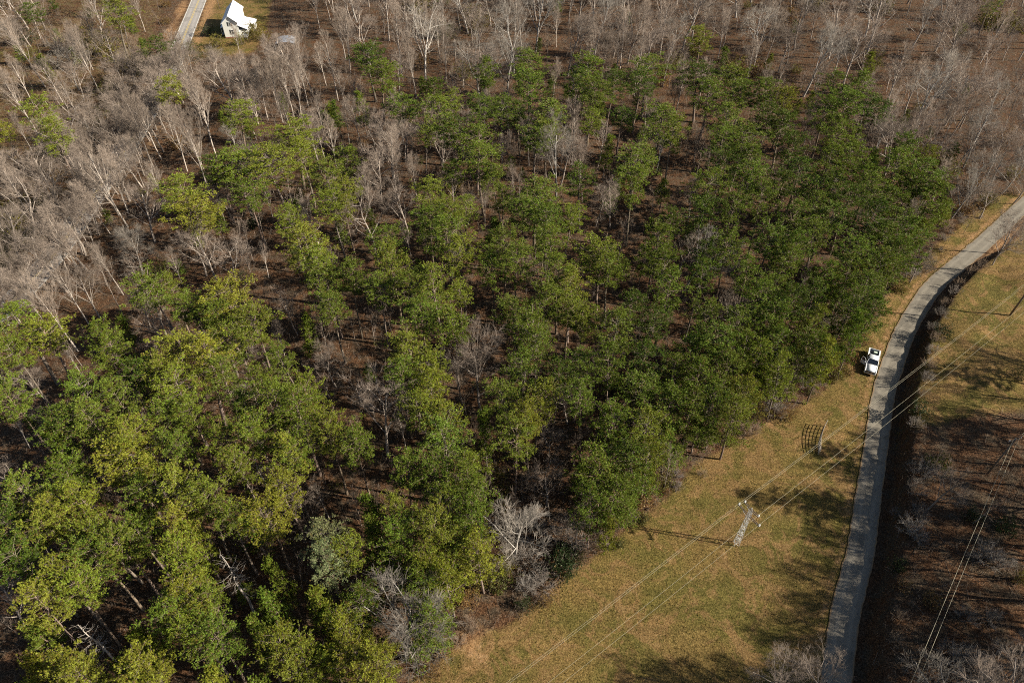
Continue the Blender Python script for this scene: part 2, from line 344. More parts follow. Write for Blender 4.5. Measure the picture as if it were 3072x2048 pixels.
# roads
def ribbon(name, L, lo, hi, z, mat, parent=None, jag=0.0, dash=None):
    T = np.gradient(L, axis=0); T /= np.linalg.norm(T, axis=1)[:, None]; Nn = np.stack([T[:, 1], -T[:, 0]], 1)
    Nn = -Nn
    k = len(L); r = np.random.default_rng(len(name))
    A = L + Nn * (lo + r.normal(0, 1, k)[:, None] * jag); B = L + Nn * (hi + r.normal(0, 1, k)[:, None] * jag)
    cols = 9; V = []; ac = []
    for c in range(cols):
        t = c / (cols - 1); Pm = A * (1 - t) + B * t; V.append(np.column_stack([Pm, np.full(k, z)])); ac.append(np.full(k, t * 2 - 1))
    V = np.concatenate(V); q = []
    for c in range(cols - 1):
        for i in range(k - 1): q.append((c * k + i, c * k + i + 1, (c + 1) * k + i + 1, (c + 1) * k + i))
    me = mesh_np(name, V, q, mat, True, {'across': np.concatenate(ac)}); return link(name, me, parent)
o = ribbon('lane_road', NEAR, -NEAR_W, NEAR_W, 0.03, M['road'], jag=0.05); o['kind'] = 'structure'
hw = ribbon('highway_road', FAR, -FAR_W - 0.3, FAR_W + 0.3, 0.03, M['highway'], jag=0.06); hw['kind'] = 'structure'
for nm, a, b, mt in (('yellow_line', -0.26, -0.12, 'yellow'), ('yellow_line', 0.12, 0.26, 'yellow'), ('edge_line', -FAR_W, -FAR_W + 0.17, 'whiteline'), ('edge_line', FAR_W - 0.17, FAR_W, 'whiteline')):
    ribbon(nm, FAR, a, b, 0.036, M[mt], hw)
# driveway apron off the far road
drv = [at(545, 150)[:2], at(600, 148)[:2], at(660, 165)[:2], at(760, 170)[:2], at(835, 165)[:2]]

# ------------------------------------------------------------------ plants: meshes shared by many trees
class Segs:
    def __init__(s): s.d = []
    def add(s, a, b, ra, rb): s.d.append((*a, *b, ra, rb))
    def poly(s, pts, r0, r1):
        k = len(pts) - 1
        for i in range(k): s.add(pts[i], pts[i + 1], r0 + (r1 - r0) * i / k, r0 + (r1 - r0) * (i + 1) / k)
    def arrays(s, sides):
        D = np.array(s.d, float); a = D[:, :3]; b = D[:, 3:6]; t = b - a; t /= np.linalg.norm(t, axis=1)[:, None] + 1e-9
        ref = np.where(np.abs(t[:, 2:3]) > 0.9, [[1.0, 0, 0]], [[0, 0, 1.0]]); u = np.cross(t, ref); u /= np.linalg.norm(u, axis=1)[:, None] + 1e-9; w = np.cross(t, u)
        n = len(D); ang = np.arange(sides) * 2 * math.pi / sides
        ring = u[:, None, :] * np.cos(ang)[None, :, None] + w[:, None, :] * np.sin(ang)[None, :, None]
        V = np.concatenate([a[:, None] + ring * D[:, 6][:, None, None], b[:, None] + ring * D[:, 7][:, None, None]], 1).reshape(-1, 3)
        base = np.arange(n)[:, None] * 2 * sides; i = np.arange(sides); j = (i + 1) % sides
        Fq = np.stack([base + i, base + j, base + sides + j, base + sides + i], -1).reshape(-1, 4)
        return V, Fq
def segs_mesh(name, parts, mat):
    Vs, Fs, o = [], [], 0
    for s, sides in parts:
        if not s.d: continue
        v, f = s.arrays(sides); Vs.append(v); Fs.append(f + o); o += len(v)
    return mesh_np(name, np.concatenate(Vs), np.concatenate(Fs), mat, True)
def blades(C, D, L, Wd, N=None):              # one thin triangle per blade, its flat side turned outwards (N)
    D = D / (np.linalg.norm(D, axis=1)[:, None] + 1e-9)
    s = np.cross(D, rng.normal(size=D.shape) if N is None else N + rng.normal(0, 0.38, D.shape)); s /= np.linalg.norm(s, axis=1)[:, None] + 1e-9
    V = np.stack([C - s * Wd[:, None] / 2, C + s * Wd[:, None] / 2, C + D * L[:, None]], 1).reshape(-1, 3)
    return V, np.arange(len(V)).reshape(-1, 3)
def tufts_mesh(name, T, Dir, nb, lo, hi, wd, mat, spread=0.9, Nrm=None):
    n = len(T); C = np.repeat(T, nb, 0); d = np.repeat(Dir, nb, 0) + rng.normal(0, spread, (n * nb, 3))
    L = rng.uniform(lo, hi, n * nb); V, Fc = blades(C, d, L, np.full(n * nb, wd) * rng.uniform(0.7, 1.3, n * nb), None if Nrm is None else np.repeat(Nrm, nb, 0))
    tv = np.repeat(np.repeat(rng.uniform(0, 1, n), nb), 3); return mesh_np(name, V, Fc, mat, False, {'tv': tv})
def rv(): return Vector((rnd.gauss(0, 1), rnd.gauss(0, 1), rnd.gauss(0, 1)))

def make_pine(i, h, R, clen, dens=1.0, conical=False):
    wood, thin = Segs(), Segs(); T, Dv, Nv = [], [], []
    lean = [rnd.uniform(-0.4, 0.4), rnd.uniform(-0.4, 0.4)]
    def axis(z): t = z / h; return Vector((lean[0] * t * t + 0.12 * math.sin(t * 7 + i), lean[1] * t * t + 0.12 * math.cos(t * 6 + i), z))
    zs = np.linspace(-0.3, h * 0.985, 12); r0 = 0.013 * h
    for a, b in zip(zs[:-1], zs[1:]): wood.add(axis(a), axis(b), r0 * (1 - max(a, 0) / h * 0.93), r0 * (1 - b / h * 0.93))
    z = h - clen; nbr = int((44 if not conical else 56) * dens)
    side = [rnd.uniform(0.35, 1.4) for _ in range(7)]
    for k in range(nbr):
        nw = max(5, int(clen / 0.95)); t = min(0.999, max(0, (int(k * nw / nbr) + 0.5 + rnd.gauss(0, .16)) / nw)); zz = h - clen + clen * 0.97 * t
        prof = (1 - t) ** 0.8 * 1.0 + 0.1 if conical else (0.62 + 0.5 * math.sin(min(1, t * 1.25) * math.pi * 0.62)) * (1 - t ** 4.5) + 0.12
        az = k * 2.399 + rnd.uniform(-0.35, 0.35)
        L = R * prof * rnd.uniform(0.72, 1.1) * (0.55 + 0.45 * side[int(az / 0.9) % 7])
        L = max(L, 0.6); up = rnd.uniform(-0.12, 0.28) + 0.65 * t * t
        p = axis(zz); d = Vector((math.cos(az), math.sin(az), up)).normalized(); pts = [p]
        for q in range(4):
            d = (d + Vector((rnd.gauss(0, .1), rnd.gauss(0, .1), 0.06))).normalized(); pts.append(pts[-1] + d * L / 4)
        rb = 0.018 + 0.013 * L; thin.poly(pts, rb, 0.012)
        nc = max(2, int(L * 1.4))
        for c in range(nc):
            f = 0.3 + 0.7 * (c + 0.5) / nc if L > 1.5 else 0.4 + 0.6 * (c + .5) / nc
            q = min(3.999, f * 4); b = pts[int(q)].lerp(pts[int(q) + 1], q - int(q))
            off = Vector((rnd.gauss(0, .5), rnd.gauss(0, .5), rnd.uniform(-0.05, 0.4))) * (0.6 + 0.35 * L / R)
            cc = b + off; thin.add(b, cc, 0.014, 0.008)
            for _ in range(int(13 * rnd.uniform(0.4, 1.5))):
                g = Vector((rnd.gauss(0, .25), rnd.gauss(0, .25), rnd.gauss(0, .13))); T.append(cc + g); Dv.append(d * 0.6 + Vector((0, 0, 0.35)) + g * 1.2 + rv() * .35); Nv.append((g * 2.6 + Vector((d.x, d.y, 0)) * .55 + Vector((0, 0, 0.55))).normalized())
    for _ in range(14): g = Vector((rnd.gauss(0, .3), rnd.gauss(0, .3), rnd.gauss(0, .4))); T.append(axis(h * 0.985) + g); Dv.append(Vector((0, 0, 1)) + g); Nv.append((g * 2 + Vector((0, 0, .6))).normalized())
    for _ in range(rnd.randint(5, 11)):       # dead stubs below the crown
        zz = rnd.uniform(h * 0.3, h - clen); a = rnd.uniform(0, 6.28); L = rnd.uniform(0.5, 1.8); p = axis(zz)
        thin.add(p, p + Vector((math.cos(a) * L, math.sin(a) * L, rnd.uniform(-.2, .4))), 0.025, 0.01)
    tr = segs_mesh('pine_trunk', [(wood, 8), (thin, 3)], M['bark'])
    cr = tufts_mesh('pine_crown', np.array([tuple(v) for v in T]), np.array([tuple(v) for v in Dv]), 19, 0.14, 0.30, 0.056, M['needle'], 0.62, np.array([tuple(v) for v in Nv]))
    return tr, cr, h, R, clen

def grow(p, d, L, r, lvl, cfg, out):
    wood, thin, twig = out; steps = 4 if lvl == 0 else 3
    pts = [p]; q = p; dd = d.normalized()
    for i in range(steps):
        dd = (dd + rv() * cfg['wander'][lvl] + Vector((0, 0, cfg['lift'][lvl]))).normalized(); q = q + dd * (L / steps); pts.append(q)
    (wood if r > 0.045 else thin).poly(pts, r, r * 0.45)
    if lvl >= cfg['depth']: 
        for _ in range(cfg['twigs']):
            f = rnd.uniform(0.15, 1) * steps; k = min(steps - 1, int(f)); b = pts[k].lerp(pts[k + 1], f - k)
            e = (dd + rv() * cfg['tspread'] + Vector((0, 0, 0.25))).normalized() * rnd.uniform(0.35, 1.05) * cfg['tlen']
            twig.add(b, b + e, 0.0088, 0.0042)
            if rnd.random() < 0.6: e2 = (e.normalized() + rv() * 0.45).normalized() * rnd.uniform(0.25, 0.6); m = b + e * rnd.uniform(.3, .8); twig.add(m, m + e2, 0.0068, 0.0034)
        return
    nch = cfg['kids'][lvl]; nch = int(nch * rnd.uniform(0.8, 1.2) + 0.5)
    for c in range(nch):
        f = cfg['start'][lvl] + (1 - cfg['start'][lvl]) * (c + rnd.random()) / nch
        k = min(steps - 1, int(f * steps)); b = pts[k].lerp(pts[k + 1], f * steps - k)
        dirp = (pts[k + 1] - pts[k]).normalized()
        a = c * 2.4 + rnd.uniform(-.5, .5); ref = Vector((1, 0, 0)) if abs(dirp.x) < 0.8 else Vector((0, 1, 0))
        u = dirp.cross(ref).normalized(); w = dirp.cross(u)
        sp = cfg['angle'][lvl] * rnd.uniform(0.7, 1.3)
        nd = dirp * math.cos(sp) + (u * math.cos(a) + w * math.sin(a)) * math.sin(sp)
        cl = L * cfg['ratio'][lvl] * rnd.uniform(0.65, 1.1) * (1.15 - 0.6 * (f - cfg['start'][lvl]) / (1 - cfg['start'][lvl] + 1e-6))
        grow(b, nd, cl, max(0.009, r * (1 - 0.5 * f) * cfg['thin'][lvl]), lvl + 1, cfg, out)
SL = dict(depth=3, wander=[.035, .07, .1, .12], lift=[.02, .09, .06, .05], kids=[19, 6, 4], start=[.36, .25, .2], angle=[.38, .36, .36], ratio=[.40, .5, .55], thin=[.40, .55, .6], twigs=6, tspread=.27, tlen=1.0)
SP = dict(depth=3, wander=[.10, .13, .15, .15], lift=[.0, .05, .03, .02], kids=[10, 7, 5], start=[.30, .25, .2], angle=[.85, .7, .65], ratio=[.62, .52, .5], thin=[.5, .55, .55], twigs=6, tspread=.40, tlen=.95)
SA_ = dict(depth=2, wander=[.05, .1, .1, .1], lift=[.02, .08, .05, 0], kids=[12, 4], start=[.3, .2], angle=[.65, .6], ratio=[.32, .5], thin=[.45, .6], twigs=6, tspread=.35, tlen=.7)
def make_bare(cfg, h, r, tall=0.9):                      # leafless tree
    out = (Segs(), Segs(), Segs())
    p0 = Vector((0, 0, -0.3)); grow(p0, Vector((rnd.gauss(0, .04), rnd.gauss(0, .04), 1)), h * tall, r, 0, cfg, out)
    wood, thin, twig = out
    zmax = max(max(s[5] for s in sg.d) for sg in (wood, thin, twig) if sg.d)
    tr = segs_mesh('bare_trunk', [(wood, 6)], M['bark']); cr = segs_mesh('bare_crown', [(thin, 3), (twig, 3)], M['twig'])
    return tr, cr, zmax
def make_snag(h):
    wood, thin = Segs(), Segs(); pts = [Vector((0.1 * math.sin(k), 0.1 * math.cos(k * 1.3), -0.3 + h * k / 9)) for k in range(10)]
    wood.poly(pts, 0.21, 0.04)
    for k in range(34):
        z = h * rnd.uniform(0.35, 0.98); a = rnd.uniform(0, 6.28); L = rnd.uniform(0.7, 2.6) * (1.25 - z / h * 0.7); p = Vector((0, 0, z))
        e = p + Vector((math.cos(a), math.sin(a), rnd.uniform(-.1, .45))) * L; m = p.lerp(e, .55) + rv() * .1; thin.poly([p, m, e], 0.04, 0.012)
        for _ in range(3): b = p.lerp(e, rnd.uniform(.4, 1)); thin.add(b, b + (e - p).normalized() * .4 + rv() * .3, 0.014, 0.006)
    return segs_mesh('snag_trunk', [(wood, 7)], M['bark']), segs_mesh('snag_branches', [(thin, 3)], M['twig']), h
def make_brush(h, R, leafy):
    thin, twig = Segs(), Segs(); T, Dv = [], []
    for k in range(34 if not leafy else 22):
        a = rnd.uniform(0, 6.28); rr = R * math.sqrt(rnd.random()); e = Vector((math.cos(a) * rr, math.sin(a) * rr, h * (1 - 0.6 * (rr / R) ** 2) * rnd.uniform(.6, 1.05)))
        b = Vector((math.cos(a) * rr * .35, math.sin(a) * rr * .35, -0.1)); m = b.lerp(e, .5) + rv() * .18; thin.poly([b, m, e], 0.028, 0.01)
        for _ in range(16 if not leafy else 5):
            f = rnd.uniform(.3, 1); s = b.lerp(e, f); q = s + ((e - b).normalized() * .5 + rv() * .55) * rnd.uniform(.3, .75); twig.add(s, q, 0.011, 0.005)
            if leafy:
                for _ in range(5): T.append(q + rv() * .16); Dv.append(Vector((0, 0, .6)) + rv() * .6)
    st = segs_mesh('brush_stems', [(thin, 4)], M['bark'])
    if leafy: cr = tufts_mesh('brush_leaves', np.array([tuple(v) for v in T]), np.array([tuple(v) for v in Dv]), 7, 0.10, 0.2, 0.07, M['leaf'], 0.9)
    else: cr = segs_mesh('brush_twigs', [(twig, 3)], M['twig'])
    return st, cr, h, R

PINES = [make_pine(k, h, R, c) for k, (h, R, c) in enumerate([(20, 3.6, 8.5), (21, 4.1, 9), (19, 3.3, 9), (22, 4.4, 9.5), (20, 3.9, 7.5), (18, 3.2, 8), (21, 3.6, 10), (19.5, 4.3, 8), (20, 3.4, 9), (22, 3.1, 11), (18, 3.9, 7), (21, 4.6, 8.5), (19, 3.0, 7)])]
EDGEP = [make_pine(40 + k, h, R, c, 1.3) for k, (h, R, c) in enumerate([(17, 3.5, 11.5), (15, 3.2, 10.5), (18, 3.8, 12)])]
SMALLP = [make_pine(20 + k, h, R, c, d, True) for k, (h, R, c, d) in enumerate([(10, 2.3, 7.5, 0.9), (8, 2.0, 6.5, 0.8), (12, 2.5, 8.5, 0.95)])]
BSL = [make_bare(SL, h, r) for h, r in [(18, .19), (16, .17), (20, .22), (17, .16), (19, .2), (15, .14), (21, .2)]]
BSP = [make_bare(SP, h, r, .62) for h, r in [(15, .17), (16, .2), (14, .16), (17, .22), (15, .18)]]
BSA = [make_bare(SA_, h, r) for h, r in [(9, .065), (11, .08), (8, .055), (10, .07)]]
SNAG = [make_snag(15), make_snag(13)]
BRUSH = [make_brush(h, R, False) for h, R in [(2.6, 2.0), (2.1, 1.7), (3.2, 2.4)]]
LEAFY = [make_brush(h, R, True) for h, R in [(2.4, 1.6), (1.7, 1.4), (3.4, 1.9)]]

# ------------------------------------------------------------------ placing the plants
USED = {}
TRUCK = (65.6, 86.6)
def where(x, y):
    if math.hypot(x - TRUCK[0], y - TRUCK[1]) < 15: return 'by the white pickup'
    if math.hypot(x - HOUSE[0], y - HOUSE[1]) < 28: return 'near the white house'
    if samp(dF, x, y) < 14: return 'beside the yellow-lined road'
    sd = samp(SN, x, y)
    if 0 < sd < 60 and y < 150: return 'east of the lane'
    if abs(sd) < 12: return 'beside the lane'
    if samp(dE, x, y) < 8: return 'at the field edge'
    return ''
ONES = 'zero one two three four five six seven eight nine ten eleven twelve thirteen fourteen fifteen sixteen seventeen eighteen nineteen'.split()
TENS = '_ _ twenty thirty forty fifty sixty seventy eighty ninety hundred'.split()
def words(n): return ONES[n] if n < 20 else TENS[n // 10] + ('-' + ONES[n % 10] if n % 10 else '')
def label_for(desc, noun, x, y, z, part='crown'):
    px, py = proj(x, y, z)
    if px < -40 or px > 3112 or py < -40 or py > 2088:
        s = 'right' if px > 3072 else 'left' if px < 0 else 'bottom' if py > 2048 else 'top'
        return f'{desc} {noun} just outside the {s} edge of the photo', f'{noun}s outside the {s} edge'
    a0, b0 = max(0, min(99, round(px / 30.72))), max(0, min(99, round(py / 20.48)))
    for da, db in ((0, 0), (1, 0), (0, 1), (-1, 0), (0, -1), (1, 1), (-1, -1), (1, -1), (-1, 1), (2, 0), (-2, 0), (0, 2)):
        a, b = max(0, min(99, a0 + da)), max(0, min(99, b0 + db))
        if (a, b, noun) not in USED: break
    USED[(a, b, noun)] = 1
    w = where(x, y); tail = f'{words(a)} percent across and {words(b)} percent down'
    l = f'{desc} {noun} {w}, {tail}' if w else f'{desc} {noun} with its {part} {tail}'
    if len(l.replace('-', ' ').split()) > 16: l = f'{desc} {noun}, {tail}'
    return l, None
TONE = {'d': (0.104, 0.152, 0.019), 'g': (0.172, 0.228, 0.028), 'o': (0.232, 0.268, 0.031), 'y': (0.275, 0.288, 0.034), 's': (0.24, 0.26, 0.11)}
TWORD = {'d': 'dark green', 'g': 'mid-green', 'o': 'olive-green', 'y': 'yellow-green', 's': 'pale grey-green'}
def jit(c, a=0.12): k = rnd.uniform(1 - a, 1 + a); return (c[0] * k * rnd.uniform(.93, 1.07), c[1] * k, c[2] * k * rnd.uniform(.9, 1.1), 1)
ALLPOS = []
def put_plant(name, cat, var, x, y, sc, trunk_col, crown_col, label, group, names=('trunk', 'crown'), rz=None, tilt=0.0):
    e = link(name, None, loc=(x, y, tz(x, y))); e.empty_display_size = 0.5
    e.rotation_euler = (rnd.gauss(0, tilt), rnd.gauss(0, tilt), rnd.uniform(0, 6.283) if rz is None else rz)
    e.scale = sc if isinstance(sc, tuple) else (sc, sc, sc)
    a = link(names[0], var[0], e); a.color = trunk_col; b = link(names[1], var[1], e); b.color = crown_col
    tag(e, label, cat, group); ALLPOS.append((x, y)); return e
def pine(px, py, w, hgt, tone):
    # crown centre pixel and crown width in photo pixels -> stands at its own place on the ground
    z = 14.0 if w > 75 else 11.0 if w > 55 else 7.5
    z *= rnd.uniform(0.92, 1.06)
    x, y, _z = at(px, py, z)
    edge = w > 55 and samp(dE, x, y) < 9
    if edge: z = 10.0
    for _ in range(2):
        x, y, _z = at(px, py, z); c = y * SA + (CAM_H - z) * CA; width = w * c / FPX
    if width < 3.6:
        v = rnd.choice(SMALLP); s = max(0.6, min(1.5, width / (2 * v[3]) * 1.2)); sz = max(0.6, min(1.3, (z + 1.5) / (v[2] - v[4] * .45)))
    else:
        v = rnd.choice(EDGEP if edge else PINES); s = max(0.75, min(1.6, width / (2 * v[3]) * 1.18)); sz = max(0.62, min(1.15, z / (v[2] - v[4] * .5)))
    wd = 'broad' if width > 8 else 'small' if width < 4.2 else 'slender' if hgt > w * 1.15 else 'rounded'
    l, g = label_for(f'{wd} {TWORD[tone]}', 'pine', x, y, z)
    put_plant('pine_tree', 'pine tree', v, x, y, (s, s, sz), jit((0.23, 0.18, 0.14), .2), jit(TONE[tone], .14), l, g or 'pines of the wood', tilt=0.045)

P = {
'A': '760,90,260,260,o 1060,350,180,170,d 1160,610,190,150,y 330,760,220,220,o 360,930,200,200,o 40,880,150,190,y 1620,820,270,230,o 2020,960,320,260,o 1640,1150,380,320,g 1900,1150,330,300,o 1260,1330,280,260,o 1340,1480,300,220,y 2250,1230,260,260,o 2300,1420,220,240,o 2040,1520,180,150,o 1720,1370,240,180,g 200,80,130,150,d 2090,1080,200,180,o 1500,1180,180,200,d',
'B': '190,400,360,360,d 250,540,280,260,g 420,770,250,240,g 980,490,180,270,g 1310,450,250,260,g 1290,620,220,200,g 1680,480,300,260,g 1600,590,250,200,d 1720,640,280,220,g 2110,480,270,230,g 2050,580,230,180,d 640,630,150,170,d 670,790,230,250,g 760,790,110,160,o 960,760,200,190,g 1100,770,200,200,g 780,930,260,230,d 930,1000,260,220,g 960,1120,260,180,g 1390,790,220,240,g 1330,960,220,230,g 1420,920,180,200,o 1680,850,150,210,o 1920,810,170,240,d 2200,830,240,230,g 2290,920,180,200,o 2020,1090,300,290,g 2010,1310,190,170,g 1660,1260,190,250,d 570,1020,120,180,o 1090,1230,140,180,g 1110,1400,170,200,g 770,1200,170,150,g 620,1360,230,240,o 1330,1350,310,280,g 1250,1500,280,170,g 1420,1510,260,170,g 1550,1500,170,150,o 20,1130,170,190,g 20,1310,140,180,y 30,1440,130,130,y 840,1450,170,200,o 600,1510,220,170,g 720,1500,200,170,o 2270,1530,180,150,d 1850,600,200,170,d 1230,800,160,200,d',
'C': '130,520,280,260,d 180,640,240,200,g 380,540,240,200,o 420,640,240,190,g 560,640,180,190,g 720,670,190,130,y 1050,590,200,190,g 1200,610,200,200,g 1120,730,260,230,g 1000,760,200,200,g 300,840,260,220,g 420,930,260,220,g 260,980,230,200,g 700,870,220,180,d 600,790,200,170,d 430,1110,230,200,g 280,1130,220,190,d 1040,940,250,200,g 1120,1060,250,230,g 1190,1200,220,230,g 1020,1130,220,200,g 180,1290,280,260,g 450,1240,260,230,g 560,1390,230,250,g 900,1320,260,250,g 1060,1270,200,200,g 1160,1370,240,210,d 1480,1180,260,200,g 1650,1220,260,240,g 1680,1400,260,250,g 1540,1340,230,220,g 1400,1470,250,220,g 980,1490,220,160,g 700,1490,220,170,g 350,1430,220,180,g 150,1480,230,180,d 800,1190,200,200,d 1640,1080,140,130,y 2100,100,120,200,o 1880,250,90,110,o 130,270,190,130,o 1350,760,220,200,d 1560,1040,190,180,g 760,1030,190,180,d 650,1280,200,200,d 1280,1290,200,190,g 850,1440,190,180,g 1230,1490,220,180,d',
'D': '2120,130,340,240,y 2200,220,260,180,o 2270,380,260,240,g 2290,560,230,230,g 1060,420,290,210,g 1170,420,150,170,o 1340,530,250,230,g 1580,480,320,230,y 1480,640,300,180,g 1760,690,280,220,o 1640,780,300,140,o 140,680,300,240,g 300,760,260,220,o 90,860,230,220,g 720,740,220,190,g 760,880,220,200,g 1200,860,300,230,y 1380,960,330,260,y 1120,1020,260,200,y 1220,1110,330,170,o 90,1200,230,180,g 540,1170,240,200,g 640,1300,250,210,g 760,1050,130,120,y 850,1230,220,180,g 850,1400,260,200,y 930,1510,330,170,y 1200,1270,240,220,g 1330,1330,200,200,g 1280,1480,200,170,g 1530,1080,240,170,g 1790,1050,160,190,g 1990,880,200,200,g 2130,790,110,210,g 1900,1200,280,230,g 2060,1290,260,220,g 2140,1120,200,240,o 1600,1500,270,160,o 1800,1420,260,200,g 2000,1490,280,180,g 2270,1430,220,240,o 400,1510,170,130,g 950,1060,200,170,d 1690,1240,230,200,d 480,1360,200,180,d',
'E': '300,110,240,220,g 350,250,250,240,o 60,370,240,250,g 480,420,260,260,g 660,410,230,280,o 560,600,300,220,g 820,460,160,230,o 780,700,260,190,g 740,80,280,220,g 830,210,240,190,o 1130,130,260,210,g 1190,260,240,200,g 1050,290,220,200,g 1420,110,250,230,g 1500,330,230,200,g 1590,420,250,240,y 1560,540,240,200,o 1650,650,230,190,o 1400,480,220,200,g 1800,190,320,260,o 1860,320,280,220,g 2070,250,150,230,g 2230,250,230,230,g 2240,430,220,200,g 1200,590,270,210,g 1250,720,280,210,g 1350,830,260,190,g 1880,700,270,220,g 450,860,300,220,o 560,960,290,250,o 420,1040,260,200,g 620,1120,240,200,o 1250,970,250,210,g 1180,1170,270,230,g 1340,1180,250,250,o 1300,1340,220,170,y 1640,970,280,230,g 1880,1010,220,200,g 2090,1120,280,230,g 2270,1040,220,220,g 2250,1290,260,230,g 1880,1390,260,200,g 2100,1440,270,190,o 2060,900,230,200,d 570,1240,230,220,o 650,1370,260,220,y 700,1490,340,180,g 1200,1460,180,130,o 990,1400,140,130,g 100,1500,200,150,g 2150,680,240,220,d 1980,560,220,200,d 2180,90,200,190,g 260,420,200,180,g 1690,1180,200,180,g 1480,1060,190,180,d',
'F': '330,140,220,240,g 180,180,200,200,d 600,110,280,220,g 800,170,230,210,g 960,80,260,220,g 1120,170,280,230,g 1350,130,260,240,g 1560,120,260,260,g 460,320,180,240,g 690,240,230,250,g 110,370,180,150,g 620,430,240,180,g 1330,320,250,250,g 1500,240,200,200,g 1250,470,250,240,g 1130,600,220,200,g 1280,620,180,180,g 640,620,260,210,g 470,520,200,190,g 120,620,220,230,g 230,790,280,230,g 540,790,250,220,g 420,690,200,190,g 830,840,240,200,g 90,890,250,220,g 420,900,240,200,g 670,870,200,180,g 880,700,190,170,y 280,1010,260,210,g 540,960,220,180,o 980,940,180,160,y 400,1170,210,170,y 180,1240,220,180,g 350,1320,180,140,o 60,1300,220,190,g 1200,770,130,130,g 730,560,200,190,d 1000,370,230,210,g 1130,370,200,190,g 900,520,200,190,d 100,1090,230,200,g 700,1020,170,140,o',
'G': '120,280,270,220,g 370,400,230,160,y 230,520,230,190,y 430,110,210,230,g 610,290,200,180,o 880,90,360,210,y 1230,220,300,240,o 1370,330,280,240,o 1570,450,220,220,g 1830,420,310,230,y 1660,90,240,210,o 1990,60,260,220,y 1960,230,230,200,y 690,510,280,230,o 830,620,280,230,o 1190,500,260,200,y 960,560,200,200,g 1300,780,280,210,o 1320,920,260,210,y 400,830,310,230,o 500,960,280,240,o 300,1080,260,230,y 1450,1010,220,180,g 870,1160,200,200,g 1370,1230,280,230,o 1500,1330,280,230,g 130,1320,220,230,y 480,1400,270,220,y 630,1480,240,170,y 1110,1440,270,190,y 150,1520,170,120,g 2190,600,260,210,s 2270,740,220,190,s 1950,860,150,130,g 1900,1010,190,170,g 2170,970,210,160,o 2030,1220,210,190,o 1890,1350,230,190,o 2060,1440,240,180,o 2290,1140,180,200,g 2260,1350,200,200,o 1210,1070,230,200,g 1030,1010,190,180,d 700,720,220,200,g 1180,680,200,190,g 60,480,200,180,d 180,760,220,200,d 40,1050,180,200,g 1740,1250,190,170,g 1330,540,190,180,o 560,180,170,180,d 1640,300,190,180,d 1040,330,200,190,g 300,1280,200,180,o 770,1350,210,180,d 900,1500,210,150,o 1330,1500,220,150,y 1700,1480,220,170,g',
'H': '420,140,220,190,g 650,110,270,220,g 830,130,270,240,o 720,280,260,200,g 900,300,230,200,g 230,340,170,170,g 430,430,250,210,o 580,520,270,240,o 400,580,240,200,g 850,400,210,160,g 850,570,250,230,g 960,690,260,230,y 690,650,210,220,o 300,790,260,260,g 620,780,250,220,o 740,860,230,220,o 60,640,210,240,o 500,850,220,200,g 560,980,230,190,g 650,1130,270,260,g 100,1050,220,200,g 60,1220,260,270,y 250,1390,280,230,y 100,1440,260,200,y 1800,120,300,250,g 1850,270,260,200,g 1740,370,220,180,g 2000,120,260,200,g 1840,480,120,90,y 2130,60,220,150,o 190,560,190,170,g 480,1190,190,190,g',
}
for t, s in P.items():
    for q in s.split():
        x, y, w, h, tone = q.split(','); px, py = tpx(t, float(x), float(y)); pine(px, py, float(w) * K, float(h) * K, tone)
print('pines', len(ALLPOS))

BARK = {'S': (0.50, 0.43, 0.365), 'W': (0.42, 0.355, 0.30), 'P': (0.46, 0.42, 0.375), 'T': (0.30, 0.25, 0.21), 'N': (0.52, 0.46, 0.40)}
TWIG = {'S': (0.335, 0.268, 0.215), 'W': (0.285, 0.228, 0.185), 'P': (0.335, 0.295, 0.25), 'T': (0.25, 0.195, 0.155), 'N': (0.50, 0.44, 0.38)}
BWORD = {'S': ('slender bare', 'tree'), 'W': ('spreading bare', 'tree'), 'P': ('white-limbed bare', 'tree'), 'T': ('thin leafless', 'sapling'), 'N': ('dead needleless', 'pine snag')}
def bare(x, y, h, kind, label=None, tint=1.0, wide=1.0):
    v = rnd.choice({'S': BSL, 'W': BSP, 'P': BSP, 'T': BSA, 'N': SNAG}[kind]); s = h / v[2]
    a, b = BWORD[kind]
    if h > 19 and kind in 'SW': a = 'tall ' + a
    l, g = label_for(a, b, x, y, h * 0.7) if label is None else label
    nm = {'T': 'bare_sapling', 'N': 'dead_pine', 'S': 'slender_bare_tree', 'P': 'pale_bare_tree'}.get(kind, 'spreading_bare_tree')
    k = rnd.uniform(0.72, 1.2) * tint
    put_plant(nm, {'T': 'sapling', 'N': 'dead tree'}.get(kind, 'bare tree'), v, x, y, (s * wide, s * wide, s), (*[c * k for c in BARK[kind]], 1), (*[c * k for c in TWIG[kind]], 1), l, g or 'bare trees of the wood', ('trunk', 'branches'), tilt=0.03)
